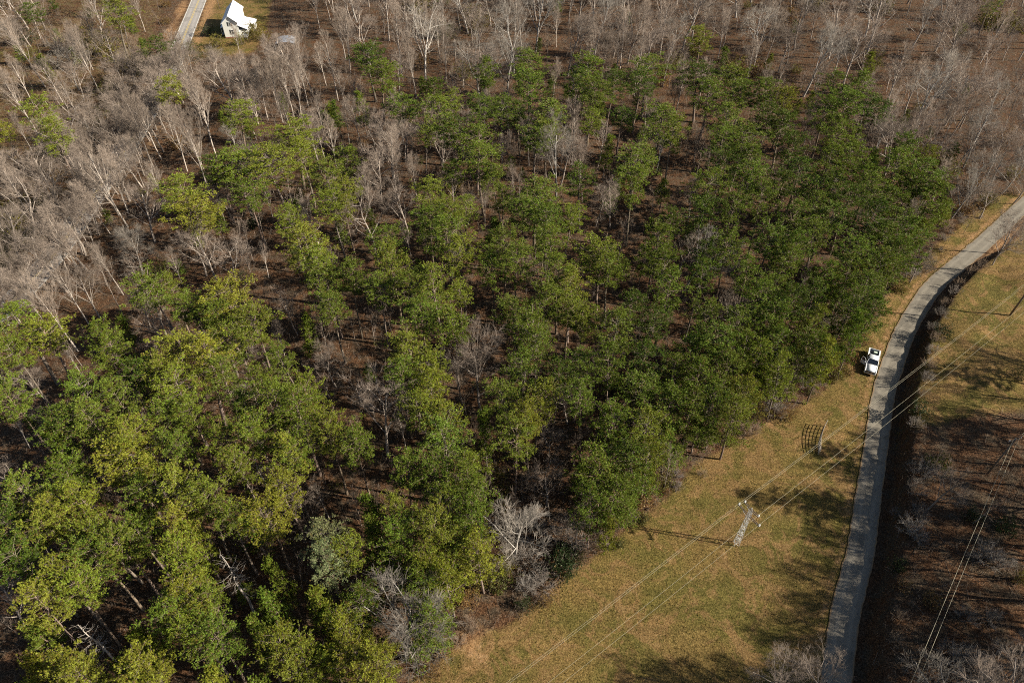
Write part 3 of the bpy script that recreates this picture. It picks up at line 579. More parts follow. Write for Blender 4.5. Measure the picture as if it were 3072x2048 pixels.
Bt = {
'A': '310,595,30,50,S 275,950,20,430,S 545,620,400,250,P 690,650,480,190,S 1000,220,950,-60,S 230,720,100,380,S 220,1040,130,780,S 880,1560,600,930,S 740,1500,450,1000,S 1060,1160,800,600,S 1110,1090,930,640,S 1290,1180,1100,710,S 1440,1320,1190,660,S 1490,1080,1270,510,S 1150,1480,960,1110,S 1600,700,1420,380,S 1850,840,1720,400,S 1950,850,1850,370,S 2030,830,1930,370,S 2090,880,2050,420,S 1780,860,1680,560,W 2150,640,2120,320,W 2330,700,2250,220,S 430,700,360,430,W 590,740,500,420,W 1880,1500,1830,1270,S 1560,1560,1480,1240,S 1610,1530,1560,1290,W 1640,1060,1610,850,P 150,1400,30,1050,S 430,1560,310,1240,W 800,480,700,200,W 640,480,560,120,S 1400,820,1310,520,S 1350,650,1290,430,W 1480,600,1420,350,W 2250,1000,2200,640,S 2320,1170,2270,820,S 980,1290,900,960,W 100,340,10,120,P 930,560,860,330,W 330,1330,230,1060,W 650,1130,560,840,S',
'B': '520,700,460,230,S 720,570,680,180,S 790,430,750,130,S 420,530,370,-40,S 580,560,540,100,P 1190,500,1180,60,P 1130,690,1120,290,P 1560,520,1520,130,W 1740,400,1740,20,P 1640,430,1620,100,S 1920,470,1900,40,S 1970,440,2000,90,W 2060,400,2090,-20,S 1340,350,1330,-40,P 960,400,970,110,W 2270,400,2240,120,P 800,790,770,480,S 150,1050,70,660,S 240,1050,190,700,S 380,1330,350,880,S 520,1400,490,1060,S 270,1380,190,1030,W 1190,1350,1200,1110,S 1340,1250,1340,1100,S 1480,1370,1500,940,P 780,1440,770,1280,W 870,1560,850,1370,W 990,1570,970,1320,S 1850,1570,1880,1290,W 1750,1570,1760,1320,W 2170,1180,2170,930,P 890,1240,870,1140,S 1680,1080,1690,920,W 480,640,470,480,T 300,250,300,20,S 130,300,100,60,W 900,260,880,40,W 1060,220,1050,-30,W 1480,320,1470,40,S 2180,300,2200,20,W 60,1010,20,700,S 440,1100,420,850,W',
'C': '490,450,520,40,P 830,660,960,130,P 1570,340,1610,-30,P 1670,760,1770,340,P 1300,1090,1430,830,P 1930,1160,1990,760,P 650,600,650,390,W 370,190,400,-40,S 1100,250,1170,-40,S 1300,320,1340,60,S 2060,540,2110,260,W 2200,430,2290,230,W 1850,1500,2000,1180,P 1530,660,1420,420,W 2130,1260,2220,960,W 2260,960,2330,620,W 2000,640,2050,420,W 1400,640,1420,430,W 200,260,220,20,W 2240,260,2320,10,W 880,280,900,40,W 1750,300,1800,80,W 2080,850,2150,520,P 1830,960,1880,660,W 720,430,720,200,W 1060,470,1090,260,P 2330,1180,2351,900,W',
'D': '540,850,330,320,S 310,660,110,350,S 610,660,420,270,S 850,460,670,90,S 740,400,590,130,S 990,360,840,40,P 540,300,390,90,S 1260,400,1120,130,S 1640,390,1470,110,W 1500,380,1360,70,W 1420,330,1290,60,W 1150,750,1040,460,W 1040,690,960,480,W 1960,880,1920,670,S 1720,1000,1640,830,W 560,1010,430,810,S 2320,1100,2270,850,W 100,1130,10,950,S 380,1480,190,1240,S 210,1520,40,1300,S 1030,1400,970,1260,S 330,1200,220,960,W 1130,1570,1060,1440,T 1230,900,1180,600,W 1850,340,1790,90,S 690,620,560,340,W 1700,620,1650,400,T 2200,760,2160,520,T',
'E': '970,1290,930,830,W 320,1566,220,1170,W 1560,1350,1570,1170,W 1430,1570,1440,1410,W 480,190,465,40,S 1340,440,1330,290,W 2320,310,2310,60,W 230,730,150,530,T 590,230,570,20,T 80,1090,60,900,T 1720,580,1730,380,T 150,1230,130,1000,T 1650,810,1660,650,T 740,1270,730,1050,T 930,1450,920,1300,T 90,760,60,560,T 1480,880,1470,700,T 2050,760,2060,580,T',
'F': '20,410,80,50,P 300,710,340,440,W 1560,380,1580,230,W 790,490,870,250,S 2100,310,2240,60,W 1020,660,1040,480,W 1130,700,1160,560,T 780,720,830,480,T 230,290,260,150,T 2180,180,2300,-60,W',
'G': '1750,1070,1520,690,N 850,1450,470,1180,N 1850,240,1780,40,N 190,240,70,80,W 2040,350,1930,120,N 2140,560,2000,270,T 1990,360,1910,230,T 1530,330,1450,180,T 1180,240,1110,40,T 200,1200,90,1110,W 130,1230,20,1170,T 620,180,580,100,T 1880,720,1810,590,T 2230,1290,2150,1180,T 2290,1370,2200,1260,T',
'H': '430,1395,290,1050,P 455,1385,390,1080,P 1245,300,1235,140,T 1410,345,1420,140,W 1185,695,1210,370,P 355,110,325,-20,T 1330,270,1330,130,T 420,1140,380,960,T 510,1160,480,950,T 1000,680,1010,560,T 1620,650,1560,520,W 210,880,190,760,T',
'I': '1640,430,1620,290,W 2290,690,2340,340,P',
}
def height_of(bx, by, ty):
    x, y, _ = at(bx, by); v = (ty - 1024) / FPX; return CAM_H - y * (CA + SA * v) / (SA - CA * v)
n0 = len(ALLPOS)
for t, s in Bt.items():
    for q in s.split():
        bx, by, tx, ty, kind = q.split(','); p = tpx(t, float(bx), float(by)); p2 = tpx(t, float(tx), float(ty)); h = height_of(*p, p2[1])
        h = min(23, max(6 if kind == 'T' else 9.5, h * (1.2 if kind in 'WP' and t in 'BDEFH' else 1.06))); x, y, _ = at(*p)
        bare(x, y, h, kind)
print('bare listed', len(ALLPOS) - n0)
# the rest of the leafless wood along the top and the left of the photo, and young stems between the pines
def fill(poly, n, kinds, dmin, hlo, hhi, zref):
    pw = [at(*p, 0)[:2] for p in poly]; xs = [p[0] for p in pw]; ys = [p[1] for p in pw]; c = 0; tries = 0
    while c < n and tries < n * 60:
        tries += 1; x = rnd.uniform(min(xs), max(xs)); y = rnd.uniform(min(ys), max(ys)); a = np.array([x]), np.array([y])
        if not inpoly(*a, pw)[0] or samp(dF, x, y) < 4.6 or samp(dN, x, y) < 6: continue
        if inpoly(*a, YARD)[0] or inpoly(*a, FIELD)[0] or math.hypot(x - HOUSE[0], y - HOUSE[1]) < 14: continue
        if samp(dF, x, y) < 7 and rnd.random() < .5: continue
        if min((x - q[0]) ** 2 + (y - q[1]) ** 2 for q in ALLPOS) < dmin ** 2: continue
        kd = rnd.choice(kinds); bare(x, y, rnd.uniform(hlo, hhi), kd, wide=1.2 if kd != 'T' else 1.0); c += 1
    return c
TOP = [(930, -30), (3110, -30), (3110, 560), (2880, 520), (2600, 330), (2300, 220), (1900, 250), (1600, 330), (1300, 330), (1050, 330), (950, 250)]
LEFT = [(-40, -30), (530, -30), (470, 200), (520, 250), (930, 180), (980, 330), (940, 620), (600, 640), (300, 1000), (150, 1320), (-40, 1320)]
MID = [(950, 330), (1500, 330), (2500, 330), (2700, 800), (2500, 1150), (2150, 1400), (1800, 1600), (1400, 1850), (1100, 2048), (200, 2048), (0, 1700), (0, 1300), (300, 1000)]
print(fill(TOP, 130, 'SSWWWP', 4.4, 15, 21, 0), fill(LEFT, 42, 'SSWWW', 4.0, 11, 18, 0), fill(TOP, 40, 'T', 3, 7, 11, 0), fill(LEFT, 40, 'T', 3, 6, 10, 0), fill(MID, 135, 'TTTTTTTS', 2.3, 8, 14, 0))
UPPER = [(700, 300), (1000, 250), (1900, 240), (2350, 230), (2980, 500), (2820, 640), (2300, 430), (1500, 720), (900, 800), (640, 600)]
print(fill(UPPER, 60, 'SSSW', 3.2, 12, 17, 0), fill(UPPER, 50, 'T', 2.4, 7, 12, 0))
for px, py, k, h in [(330, 700, 'S', 15), (282, 745, 'W', 13), (232, 800, 'S', 16), (180, 845, 'W', 14), (385, 640, 'S', 15), (432, 560, 'S', 14), (120, 905, 'S', 15), (60, 965, 'W', 14), (300, 640, 'T', 9), (205, 760, 'T', 9), (720, 170, 'S', 11), (850, 200, 'W', 11), (900, 190, 'W', 13), (3040, 610, 'W', 13), (3005, 580, 'P', 13), (2940, 655, 'W', 10), (2962, 522, 'W', 14), (2897, 588, 'P', 13), (3062, 457, 'W', 15), (2919, 457, 'W', 14), (2875, 392, 'W', 15), (2997, 331, 'W', 15), (2860, 520, 'W', 13), (2820, 445, 'S', 16), (3000, 420, 'S', 16), (2780, 380, 'S', 16), (3050, 540, 'T', 9), (2890, 700, 'T', 7), (2850, 640, 'W', 9), (820, 235, 'S', 14), (1000, 40, 'W', 15), (960, 90, 'S', 16), (940, -10, 'S', 16)]:
    x, y, _ = at(px, py); bare(x, y, h, k)
def fill_plants(poly, n, dmin, fn):
    pw = [at(*p, 0)[:2] for p in poly]; xs = [p[0] for p in pw]; ys = [p[1] for p in pw]; c = 0; tries = 0
    while c < n and tries < n * 60:
        tries += 1; x = rnd.uniform(min(xs), max(xs)); y = rnd.uniform(min(ys), max(ys)); a = np.array([x]), np.array([y])
        if not inpoly(*a, pw)[0] or samp(dF, x, y) < 5.5 or samp(dN, x, y) < 7 or inpoly(*a, YARD)[0] or inpoly(*a, FIELD)[0] or math.hypot(x - HOUSE[0], y - HOUSE[1]) < 14: continue
        if min((x - q[0]) ** 2 + (y - q[1]) ** 2 for q in ALLPOS) < dmin ** 2: continue
        fn(x, y); c += 1
def young_pine(x, y):
    v = rnd.choice(SMALLP); s = rnd.uniform(.45, .95); tone = rnd.choice('dgggo'); l, g = label_for(f'understorey {TWORD[tone]}', 'young pine', x, y, 5)
    put_plant('young_pine', 'young pine', v, x, y, (s, s, s * rnd.uniform(.8, 1.15)), jit((0.23, 0.18, 0.14), .2), jit(TONE[tone], .14), l, g or 'young pines under the wood', tilt=.04)
fill_plants(MID, 75, 2.0, young_pine); fill_plants(UPPER, 40, 2.2, young_pine); fill_plants(LEFT, 14, 2.4, young_pine); fill_plants(TOP, 12, 2.4, young_pine)
# leafless trees close along both sides of the two-lane road below the house
for k in range(0, len(FAR) - 1, 2):
    p = FAR[k]; d = FAR[k + 1] - FAR[k]; d = d / np.linalg.norm(d); n = np.array([-d[1], d[0]])
    if not (p[1] < 213 and p[1] > 85): continue
    for sd, lo, hi in ((1, 4.4, 6.0), (1, 7, 11)) if k % 4 else ((1, 4.4, 6), (-1, 4.8, 8)):
        q = p + n * sd * rnd.uniform(lo, hi) + d * rnd.uniform(-2, 2)
        if min((q[0] - a[0]) ** 2 + (q[1] - a[1]) ** 2 for a in ALLPOS) < (1.6 if p[1] < 175 else 4.0): continue
        kd = rnd.choice('SWWW'); bare(q[0], q[1], rnd.uniform(10, 15), kd, wide=1.3)
# young pines with low crowns along the field edge
for k in range(6, 19):
    a = Vector(EDGEW[k]); b = Vector(EDGEW[k + 1]); n = Vector((-(b - a).y, (b - a).x, 0)).normalized(); L = (b - a).length
    for j in range(max(1, int(L / 3.6))):
        q = a.lerp(b, (j + rnd.random()) / max(1, int(L / 3.6))) + n * rnd.uniform(0.5, 5.5)
        v = rnd.choice(SMALLP); s = rnd.uniform(.55, .95); tone = rnd.choice('gogoy'); l, g = label_for(f'low {TWORD[tone]}', 'pine', q.x, q.y, 4)
        put_plant('pine_tree', 'pine tree', v, q.x, q.y, (s * 1.1, s * 1.1, s * .8), jit((0.23, 0.18, 0.14), .2), jit(TONE[tone], .14), l, g or 'pines of the wood')
# wood on the east side of the lane: mostly just outside the frame, its long shadows cross lane and field
EAST = [(104, 78.5, 'W', 16), (110, 81, 'S', 18), (98, 74, 'S', 17), (93, 70, 'W', 15), (100, 66, 'S', 19), (88.5, 64, 'S', 18), (92, 59, 'W', 17), (83, 57, 'S', 19), (86, 53, 'W', 17), (79, 52, 'S', 18), (81, 47, 'S', 19), (75, 46, 'W', 16), (77, 42, 'S', 20), (72, 40, 'W', 17), (75, 36, 'S', 19), (69.5, 36, 'S', 17), (73, 31, 'W', 18), (67, 31, 'S', 18), (66, 26, 'W', 17), (60, 27, 'S', 17), (72, 26, 'S', 19), (55, 25.5, 'W', 16), (80, 31, 'S', 19), (95, 52, 'S', 18), (88, 45, 'W', 18), (84, 38, 'S', 20), (64.5, 28.5, 'W', 18), (69, 33.5, 'W', 19), (57.5, 22.5, 'W', 19), (51, 21, 'W', 18), (48.5, 27.5, 'P', 13.5), (32.3, 28.6, 'W', 12.5), (37, 28, 'W', 12.5), (52.5, 28.5, 'W', 12.5), (60.5, 31, 'P', 10), (47, 22, 'S', 17), (63, 60, 'T', 8), (66, 52, 'T', 8)]
EAST += [(x + rnd.uniform(-2, 2), y + rnd.uniform(-2, 2), rnd.choice('SW'), rnd.uniform(15, 20)) for y in range(26, 80, 11) for x in (75 + y * .5,)]
for x, y, k, h in EAST: bare(x, y, h, k)
for x, y, s, tone in [(77, 51, 1.0, 'd'), (82, 50, 0.9, 'g'), (66, 22, 1.05, 'g'), (58, 20.5, 1.0, 'd'), (74, 23, 1.0, 'd'), (84, 60.5, 0.85, 'g'), (50, 17, 0.9, 'g'), (101, 64, 1, 'd'), (95, 48, 1.05, 'd'), (88, 33, 1, 'g'), (108, 76, 1.05, 'd')]:
    v = rnd.choice(PINES); l, g = label_for(f'{TWORD[tone]} rounded', 'pine', x, y, 15)
    put_plant('pine_tree', 'pine tree', v, x, y, s, jit((0.23, 0.18, 0.14), .2), jit(TONE[tone]), l, g or 'pines of the wood')
# brush and leafy shrubs
def shrub(px, py, w, kind, tone=None):
    x, y, _ = at(px, py, 0.6); c = y * SA + CAM_H * CA
    v = rnd.choice(LEAFY if kind == 'L' else BRUSH); s = max(0.45, w * c / FPX / (2 * v[3]))
    if kind == 'L': col = jit({'y': (0.20, 0.17, 0.035), 'o': (0.13, 0.13, 0.03), 'd': (0.04, 0.06, 0.02), 'b': (0.27, 0.155, 0.06)}[tone], .15); word = {'y': 'yellowish leafy', 'o': 'olive leafy', 'd': 'dark green leafy', 'b': 'rusty brown leafy'}[tone]
    else: k = rnd.uniform(.85, 1.15); col = tuple(q * k for q in {'g': (0.30, 0.26, 0.225), 't': (0.33, 0.24, 0.165), 'p': (0.36, 0.32, 0.28)}[tone]) + (1,); word = {'g': 'grey twiggy', 't': 'tan twiggy', 'p': 'pale twiggy'}[tone]
    l, g = label_for(word, 'bush', x, y, 1.2, 'centred')
    put_plant('bush', 'bush', v, x, y, s, (0.25, 0.2, 0.16, 1), col, l, g or 'bushes', ('stems', 'leaves' if kind == 'L' else 'twigs'), tilt=0.05)
SH = {
'H': '1170,420,180,B,t 1150,540,220,B,t 1330,480,200,B,g 1500,560,260,B,p 1590,620,240,B,p 1290,720,280,B,p 1240,640,220,B,g 1380,880,240,B,g 1290,900,200,B,p 1260,1040,130,L,d 1500,760,260,L,d 1560,700,200,L,d 1650,680,180,B,t 1100,860,180,L,o 1120,760,160,L,y 1000,820,150,L,o 1080,250,200,L,y 1050,140,180,L,y 1060,340,180,L,y 850,980,170,L,b 920,900,150,L,y 1020,470,160,B,t 880,1170,150,B,t 1420,1000,120,L,b 480,1330,130,L,b 560,1420,130,B,t 1840,560,140,B,t 1960,420,190,B,g 2050,330,190,L,b 2120,240,170,B,t 2230,180,150,L,y 1800,620,120,B,t 1700,420,140,L,y 700,1330,150,L,b 800,1270,140,B,t 640,1480,130,L,b',
'F': '780,1040,230,B,g 880,1060,220,B,g 690,1150,200,B,t 620,1250,190,B,g 520,1290,170,L,y 1010,690,200,B,g 1060,640,180,B,t 960,780,160,L,o 1080,840,150,L,o 1050,1000,150,L,y 1130,900,130,L,b 1560,330,150,B,p 1640,290,150,B,g 1700,260,140,B,t 1500,420,120,L,y 1240,790,120,L,b 720,1290,140,L,b 430,1410,150,B,t 330,1460,130,L,y 150,1440,150,B,t 1890,420,110,B,t 1850,480,110,B,g 1800,560,110,B,t 1760,640,110,B,g 1700,740,120,B,g 1720,820,110,B,t 1690,900,110,B,g 1660,1000,110,B,t 1640,1100,120,B,g 1620,1200,110,B,t 1590,1320,120,L,d 1570,1420,120,B,g 1760,770,110,L,d 1980,330,120,B,t 2040,300,110,B,t 2260,1080,120,L,o',
'I': '1600,180,220,B,p 1560,300,180,B,g 1540,560,200,B,p 1590,470,170,B,g 1700,150,170,L,o 2010,760,240,B,p 2120,800,200,B,p 1460,420,110,B,g 1440,800,130,L,d 1470,960,120,L,b 1860,1470,280,B,p 1980,1540,260,B,p 1760,1400,180,B,g 1440,1150,120,B,t 1900,1180,170,B,g 2060,1180,160,B,g 1660,1060,120,L,b 2240,920,110,L,y 1420,1330,120,B,t 1580,640,140,B,g 1920,480,130,L,d 2150,560,150,L,d',
'A': '430,330,200,B,t 760,390,220,L,y 640,330,200,L,y 880,480,150,L,y 900,330,190,B,t 990,480,110,L,y 1480,400,160,B,g 1350,400,140,L,o 1650,440,170,B,t 1550,520,150,B,t 770,880,130,L,b 690,830,150,L,o 560,730,150,B,t 300,1180,190,L,b 410,1200,160,L,b 120,1330,200,B,t 250,1420,190,L,y 90,1500,200,L,y 470,1440,160,B,t 560,960,150,B,t 340,1060,150,L,o 1330,350,100,L,o 1800,270,130,L,y 1740,230,120,L,y 1500,310,110,L,y 1420,235,100,L,d 1660,300,100,L,y 1260,990,150,L,b 920,740,130,B,t 1100,470,130,L,y 60,1190,180,B,t 520,230,190,B,t 300,440,150,B,g 180,280,150,L,d 480,430,150,B,t 750,630,140,L,o',
'D': '110,60,250,L,y 200,110,230,L,y 60,250,150,L,o 40,80,200,L,o 220,40,190,B,t 130,440,130,B,t 640,380,150,B,t 1090,300,140,L,o',
'B': '840,530,150,L,y 960,200,170,L,y 900,130,150,L,y 540,60,190,L,y 720,250,150,L,o 1420,300,140,B,t 1880,280,150,L,b 2230,560,150,L,b 2290,470,150,L,y 1440,1010,170,L,y 760,1300,190,L,y 880,1340,150,B,t 1950,1340,170,L,b 1500,950,140,L,y 700,420,140,B,t 560,450,130,L,b 1850,430,140,B,t',
'C': '60,380,150,L,y 350,490,170,L,y 700,660,170,L,y 500,510,150,L,b 1600,1080,140,L,y 1800,1200,190,L,y 1760,1140,150,L,y 1300,460,150,L,y 1900,420,150,B,t 2100,180,170,L,y 2280,200,170,L,y 1380,80,150,L,y 900,60,150,L,y 620,60,150,B,t 2000,1300,150,L,b 2150,1100,170,B,t 2230,1000,150,L,b 2100,1400,140,L,y 1950,1450,130,L,b 2250,1210,120,L,y 2300,1320,110,B,t 1800,1560,120,B,t 740,140,150,L,b 540,340,140,B,t 1500,900,150,L,o 1580,1460,110,L,d',
}
for t, s in SH.items():
    for q in s.split():
        x, y, w, k, tone = q.split(','); shrub(*tpx(t, float(x), float(y)), float(w) * K, k, tone)
def bush_at(x, y, w, k, t): p = proj(x, y, .6); shrub(p[0], p[1], w * FPX / (y * SA + CAM_H * CA), k, t)
for t, k, n in (('y', 'L', 12), ('o', 'L', 8), ('b', 'L', 7), ('t', 'B', 7)):
    fill_plants(LEFT, n, 1.6, lambda x, y: bush_at(x, y, rnd.uniform(2.2, 4.6), k, t))
for t, k, n in (('o', 'L', 10), ('d', 'L', 8), ('t', 'B', 12), ('g', 'B', 10), ('b', 'L', 5)):
    fill_plants(MID, n, 1.5, lambda x, y: bush_at(x, y, rnd.uniform(2.0, 4.2), k, t))
for t, k, n in (('y', 'L', 8), ('t', 'B', 8), ('o', 'L', 6)):
    fill_plants(TOP, n, 1.6, lambda x, y: bush_at(x, y, rnd.uniform(2.2, 4.2), k, t))
# ragged brush between pines and field
for k in range(1, len(EDGEW) - 1):
    a = Vector(EDGEW[k]); b = Vector(EDGEW[k + 1]); n = Vector((-(b - a).y, (b - a).x, 0)).normalized(); L = (b - a).length
    for j in range(max(1, int(L / 3.2))):
        q = a.lerp(b, (j + rnd.random()) / max(1, int(L / 3.2))) + n * rnd.gauss(0.6, 1.1)
        if math.hypot(q.x - TRUCK[0], q.y - TRUCK[1]) < 5.5 or samp(dN, q.x, q.y) < 3.4: continue
        kk, tt = rnd.choice((('B', 't'), ('B', 't'), ('B', 'g'), ('L', 'b'), ('L', 'y'), ('L', 'o'))); bush_at(q.x, q.y, rnd.uniform(0.9, 2.4), kk, tt)
print('plants', len(ALLPOS))

# grass tufts of the field and fallen twigs in the wood: nobody could count them
def scatter_grass(name, polys, n, label, lo, hi, col, west=True):
    pts = []
    allp = [p for q in polys for p in q]; x0, x1 = min(p[0] for p in allp), max(p[0] for p in allp); y0, y1 = min(p[1] for p in allp), max(p[1] for p in allp)
    r = np.random.default_rng(5 + n); Xr = r.uniform(max(x0, -30), min(x1, 125), n); Yr = r.uniform(max(y0, 24), min(y1, 140), n)
    m = np.zeros(n, bool)
    for q in polys: m |= inpoly(Xr, Yr, q)
    dn = samp(dN, Xr, Yr); m &= (dn > 1.78) & (fbm(Xr, Yr, 0.5, 12) + r.normal(0, .35, n) > -0.25)
    Xr, Yr = Xr[m], Yr[m]; T = np.column_stack([Xr, Yr, np.maximum(samp(Z, Xr, Yr) - 0.02, np.where(dn[m] < 2.1, 0.0, -9))]); D = np.tile([[0, 0, 1.0]], (len(T), 1))
    me = tufts_mesh(name, T, D, 4, lo, hi, 0.045, M['grass'], 0.55); o = link(name, me); o.color = col; o['kind'] = 'stuff'; tag(o, label, 'grass'); return o
scatter_grass('grass_tufts', [FIELD, RFIELD], 110000, 'short dormant tan and olive grass covering the field beside the lane', 0.10, 0.30, (0.20, 0.140, 0.042, 1))
def scatter_twigs():
    n = 9000; r = np.random.default_rng(31); Xr = r.uniform(-150, 120, n); Yr = r.uniform(25, 270, n)
    dn, sn, _ = dist_line(Xr, Yr, NEAR); df, _, _ = dist_line(Xr, Yr, FAR); m = (dn > 3) & (df > 5) & ~inpoly(Xr, Yr, FIELD) & ~inpoly(Xr, Yr, YARD) & ~inpoly(Xr, Yr, RFIELD)
    Xr, Yr = Xr[m], Yr[m]; Zr = terrain(Xr, Yr) + 0.05; k = len(Xr); a = r.uniform(0, 6.28, k); L = r.uniform(0.5, 2.6, k); s = Segs()
    for i in range(k): s.d.append((Xr[i], Yr[i], Zr[i], Xr[i] + math.cos(a[i]) * L[i], Yr[i] + math.sin(a[i]) * L[i], Zr[i] + r.uniform(0, .3), 0.03, 0.012))
    v, f = s.arrays(3); o = link('fallen_twigs', mesh_np('fallen_twigs', v, f, M['twig'], True)); o.color = (0.28, 0.22, 0.17, 1); o['kind'] = 'stuff'
    tag(o, 'fallen twigs and sticks lying over the leaf litter', 'fallen twigs')
scatter_twigs()
def scatter_undergrowth():
    n = 72000; r = np.random.default_rng(77); Yr = r.uniform(24, 292, n); Xr = r.uniform(-1, 1, n) * (52 + Yr * 0.54)
    dn = samp(dN, Xr, Yr); df = samp(dF, Xr, Yr); m = (dn > 3.6) & (df > 4.2) & ~inpoly(Xr, Yr, FIELD) & ~inpoly(Xr, Yr, RFIELD) & (~inpoly(Xr, Yr, YARD) | (r.random(n) < .12))
    m &= fbm(Xr, Yr, 0.12, 5) + r.normal(0, .3, n) > -0.2
    Xr, Yr = Xr[m], Yr[m]; Zr = samp(Z, Xr, Yr); k = len(Xr); hh = r.uniform(0.3, 2.2, k) * r.uniform(.4, 1.5, k); s = Segs()
    for i in range(k):
        b = (Xr[i], Yr[i], Zr[i] - .05); t = (Xr[i] + r.normal(0, .35), Yr[i] + r.normal(0, .35), Zr[i] + hh[i]); s.d.append((*b, *t, 0.016, 0.006))
        for _ in range(2): f = r.uniform(.3, .9); q = tuple(b[c] + (t[c] - b[c]) * f for c in range(3)); s.d.append((*q, q[0] + r.normal(0, .3), q[1] + r.normal(0, .3), q[2] + r.uniform(0, .5), 0.010, 0.005))
    v, f = s.arrays(3); o = link('undergrowth', mesh_np('undergrowth', v, f, M['twig'], True)); o.color = (0.27, 0.215, 0.17, 1); o['kind'] = 'stuff'
    tag(o, 'low leafless undergrowth of thin stems covering the forest floor', 'undergrowth')
scatter_undergrowth()

# ------------------------------------------------------------------ white house
def house():
    e = link('white_house', None, loc=(HOUSE[0], HOUSE[1], 0)); hx, hy = HOUSE
    e.scale = (.84, .9, 1.06); e.rotation_euler = (0, 0, math.radians(9.6))           # ridge runs away from the camera, slightly to the left
    tag(e, 'white two-storey house with bright metal gable roof beside the two-lane road', 'house')
    w, l, ez, rz = 3.0, 8.6, 4.9, 6.9
    MB().prism([(-w, 0.35), (w, 0.35), (w, ez), (0, rz - 0.15), (-w, ez)], 1, -l, l).build('wall', 'white_wall', e)
    MB().box((0, 0, 0.14), (2 * w + 0.1, 2 * l + 0.1, 0.5)).build('foundation', 'brick', e)
    rf = MB()
    for s in (-1, 1):
        a = math.atan2(rz - ez, w); L = math.hypot(w + 0.5, (w + 0.5) * math.tan(a))
        rf.box((s * (w + 0.5) / 2, 0, rz - (w + 0.5) / 2 * math.tan(a) + 0.03), (L, 2 * l + 1.1, 0.09), Matrix.Rotation(s * a, 3, 'Y'))
    rf = rf.build('roof', 'white_roof', e)
    a = math.atan2(rz - ez, w)
    for s in (-1, 1):
        for k in range(19):                                    # standing seams
            y = -l - 0.4 + k * (2 * l + 0.8) / 18; L = math.hypot(w + 0.5, (w + 0.5) * math.tan(a))
            MB().box((s * (w + 0.5) / 2, y, rz - (w + 0.5) / 2 * math.tan(a) + 0.095), (L, 0.05, 0.05), Matrix.Rotation(s * a, 3, 'Y')).build('roof_seam', 'white_roof', rf)
    MB().box((0, 0, rz + 0.08), (0.3, 2 * l + 1.1, 0.06)).build('ridge_cap', 'white_roof', rf)
    def win(x, y, z, side, wd=0.95, hh=1.35):
        rot = Matrix.Identity(3) if side == 'y' else Matrix.Rotation(math.pi / 2, 3, 'Z')
        f = MB()
        for dx, dz, sx, sz in ((0, hh / 2, wd + .16, .1), (0, -hh / 2, wd + .16, .12), (wd / 2, 0, .1, hh - .1), (-wd / 2, 0, .1, hh - .1)):
            f.box(Vector((x, y, z)) + rot @ Vector((dx, 0, dz)), (sx, .12, sz), rot)
        f = f.build('window', 'trim', e)
        MB().box((x, y, z), (wd, .05, hh), rot).build('pane', 'glass', f); MB().box((x, y, z), (wd - .1, .08, .06), rot).build('glazing_bar', 'trim', f)
        for s in (-1, 1): MB().box(Vector((x, y, z)) + rot @ Vector((s * (wd / 2 + .3), 0, 0)), (.42, .09, hh + .1), rot).build('shutter', 'shutter', e)
    win(-0.1, -l - .03, 4.4, 'y', .8, 1.15); win(0.25, -l - .03, 1.9, 'y')
    for y in (-5.5, -1.5, 3, 6.5): win(-w - .03, y, 1.9, 'x')
    for y in (-4, 1.5): win(w + .03, y, 3.9, 'x', .8, 0.9)
    MB().prism([(-w - .1, ez - .35), (0, rz - .55), (w + .1, ez - .35), (w + .1, ez - .12), (0, rz - .28), (-w - .1, ez - .12)], 1, -l - .12, -l - .005).build('gable_trim', 'trim', e)
    # lower wing with stepped shed roofs on the east side
    wg = MB().box((w + 1.6, -3.0, 1.3), (3.2, 10.5, 2.0)).build('side_wing', 'white_wall', e)
    MB().prism([(w - .02, 3.9), (w + 3.6, 2.5), (w + 3.6, 2.38), (w - .02, 3.76)], 1, -8.8, 2.8).build('wing_roof', 'white_roof', e)
    MB().box((w + 4.0, 0.2, 1.2), (2.6, 5.2, 1.9)).build('porch_room', 'white_wall', e)
    MB().prism([(w + 2.4, 2.95), (w + 5.8, 2.15), (w + 5.8, 2.05), (w + 2.4, 2.83)], 1, -2.8, 3.2).build('porch_roof', 'white_roof', e)
    dk = MB().box((w + 1.4, -9.6, 0.55), (3.4, 2.4, .12)).build('deck', 'wood', e)
    for x in (w, w + 1.4, w + 2.9): MB().bar((x, -10.7, 0), (x, -10.7, 1.4), .06).build('deck_post', 'trim', e)
    for k in range(3): MB().box((w - 1.2, -9.2 - .35 * k, .5 - .17 * k), (1.2, .34, .12)).build('step', 'wood', e)
    # west porch
    MB().prism([(-w - 1.9, 2.35), (-w + .02, 2.85), (-w + .02, 2.97), (-w - 1.9, 2.47)], 1, -5.5, 6).build('porch_roof', 'white_roof', e)
    MB().box((-w - .95, 0.25, .3), (1.8, 11.3, .12)).build('porch_floor', 'wood', e)
    for y in (-5.2, -2.4, .4, 3.2, 5.7): MB().bar((-w - 1.75, y, 0.1), (-w - 1.75, y, 2.36), .07).build('porch_post', 'trim', e)
    d = MB().box((-w - .03, 1, 1.45), (.09, .95, 2.1)).build('door', 'shutter', e); MB().box((-w - .1, .65, 1.4), (.05, .08, .08)).build('handle', 'steel', d)
house()
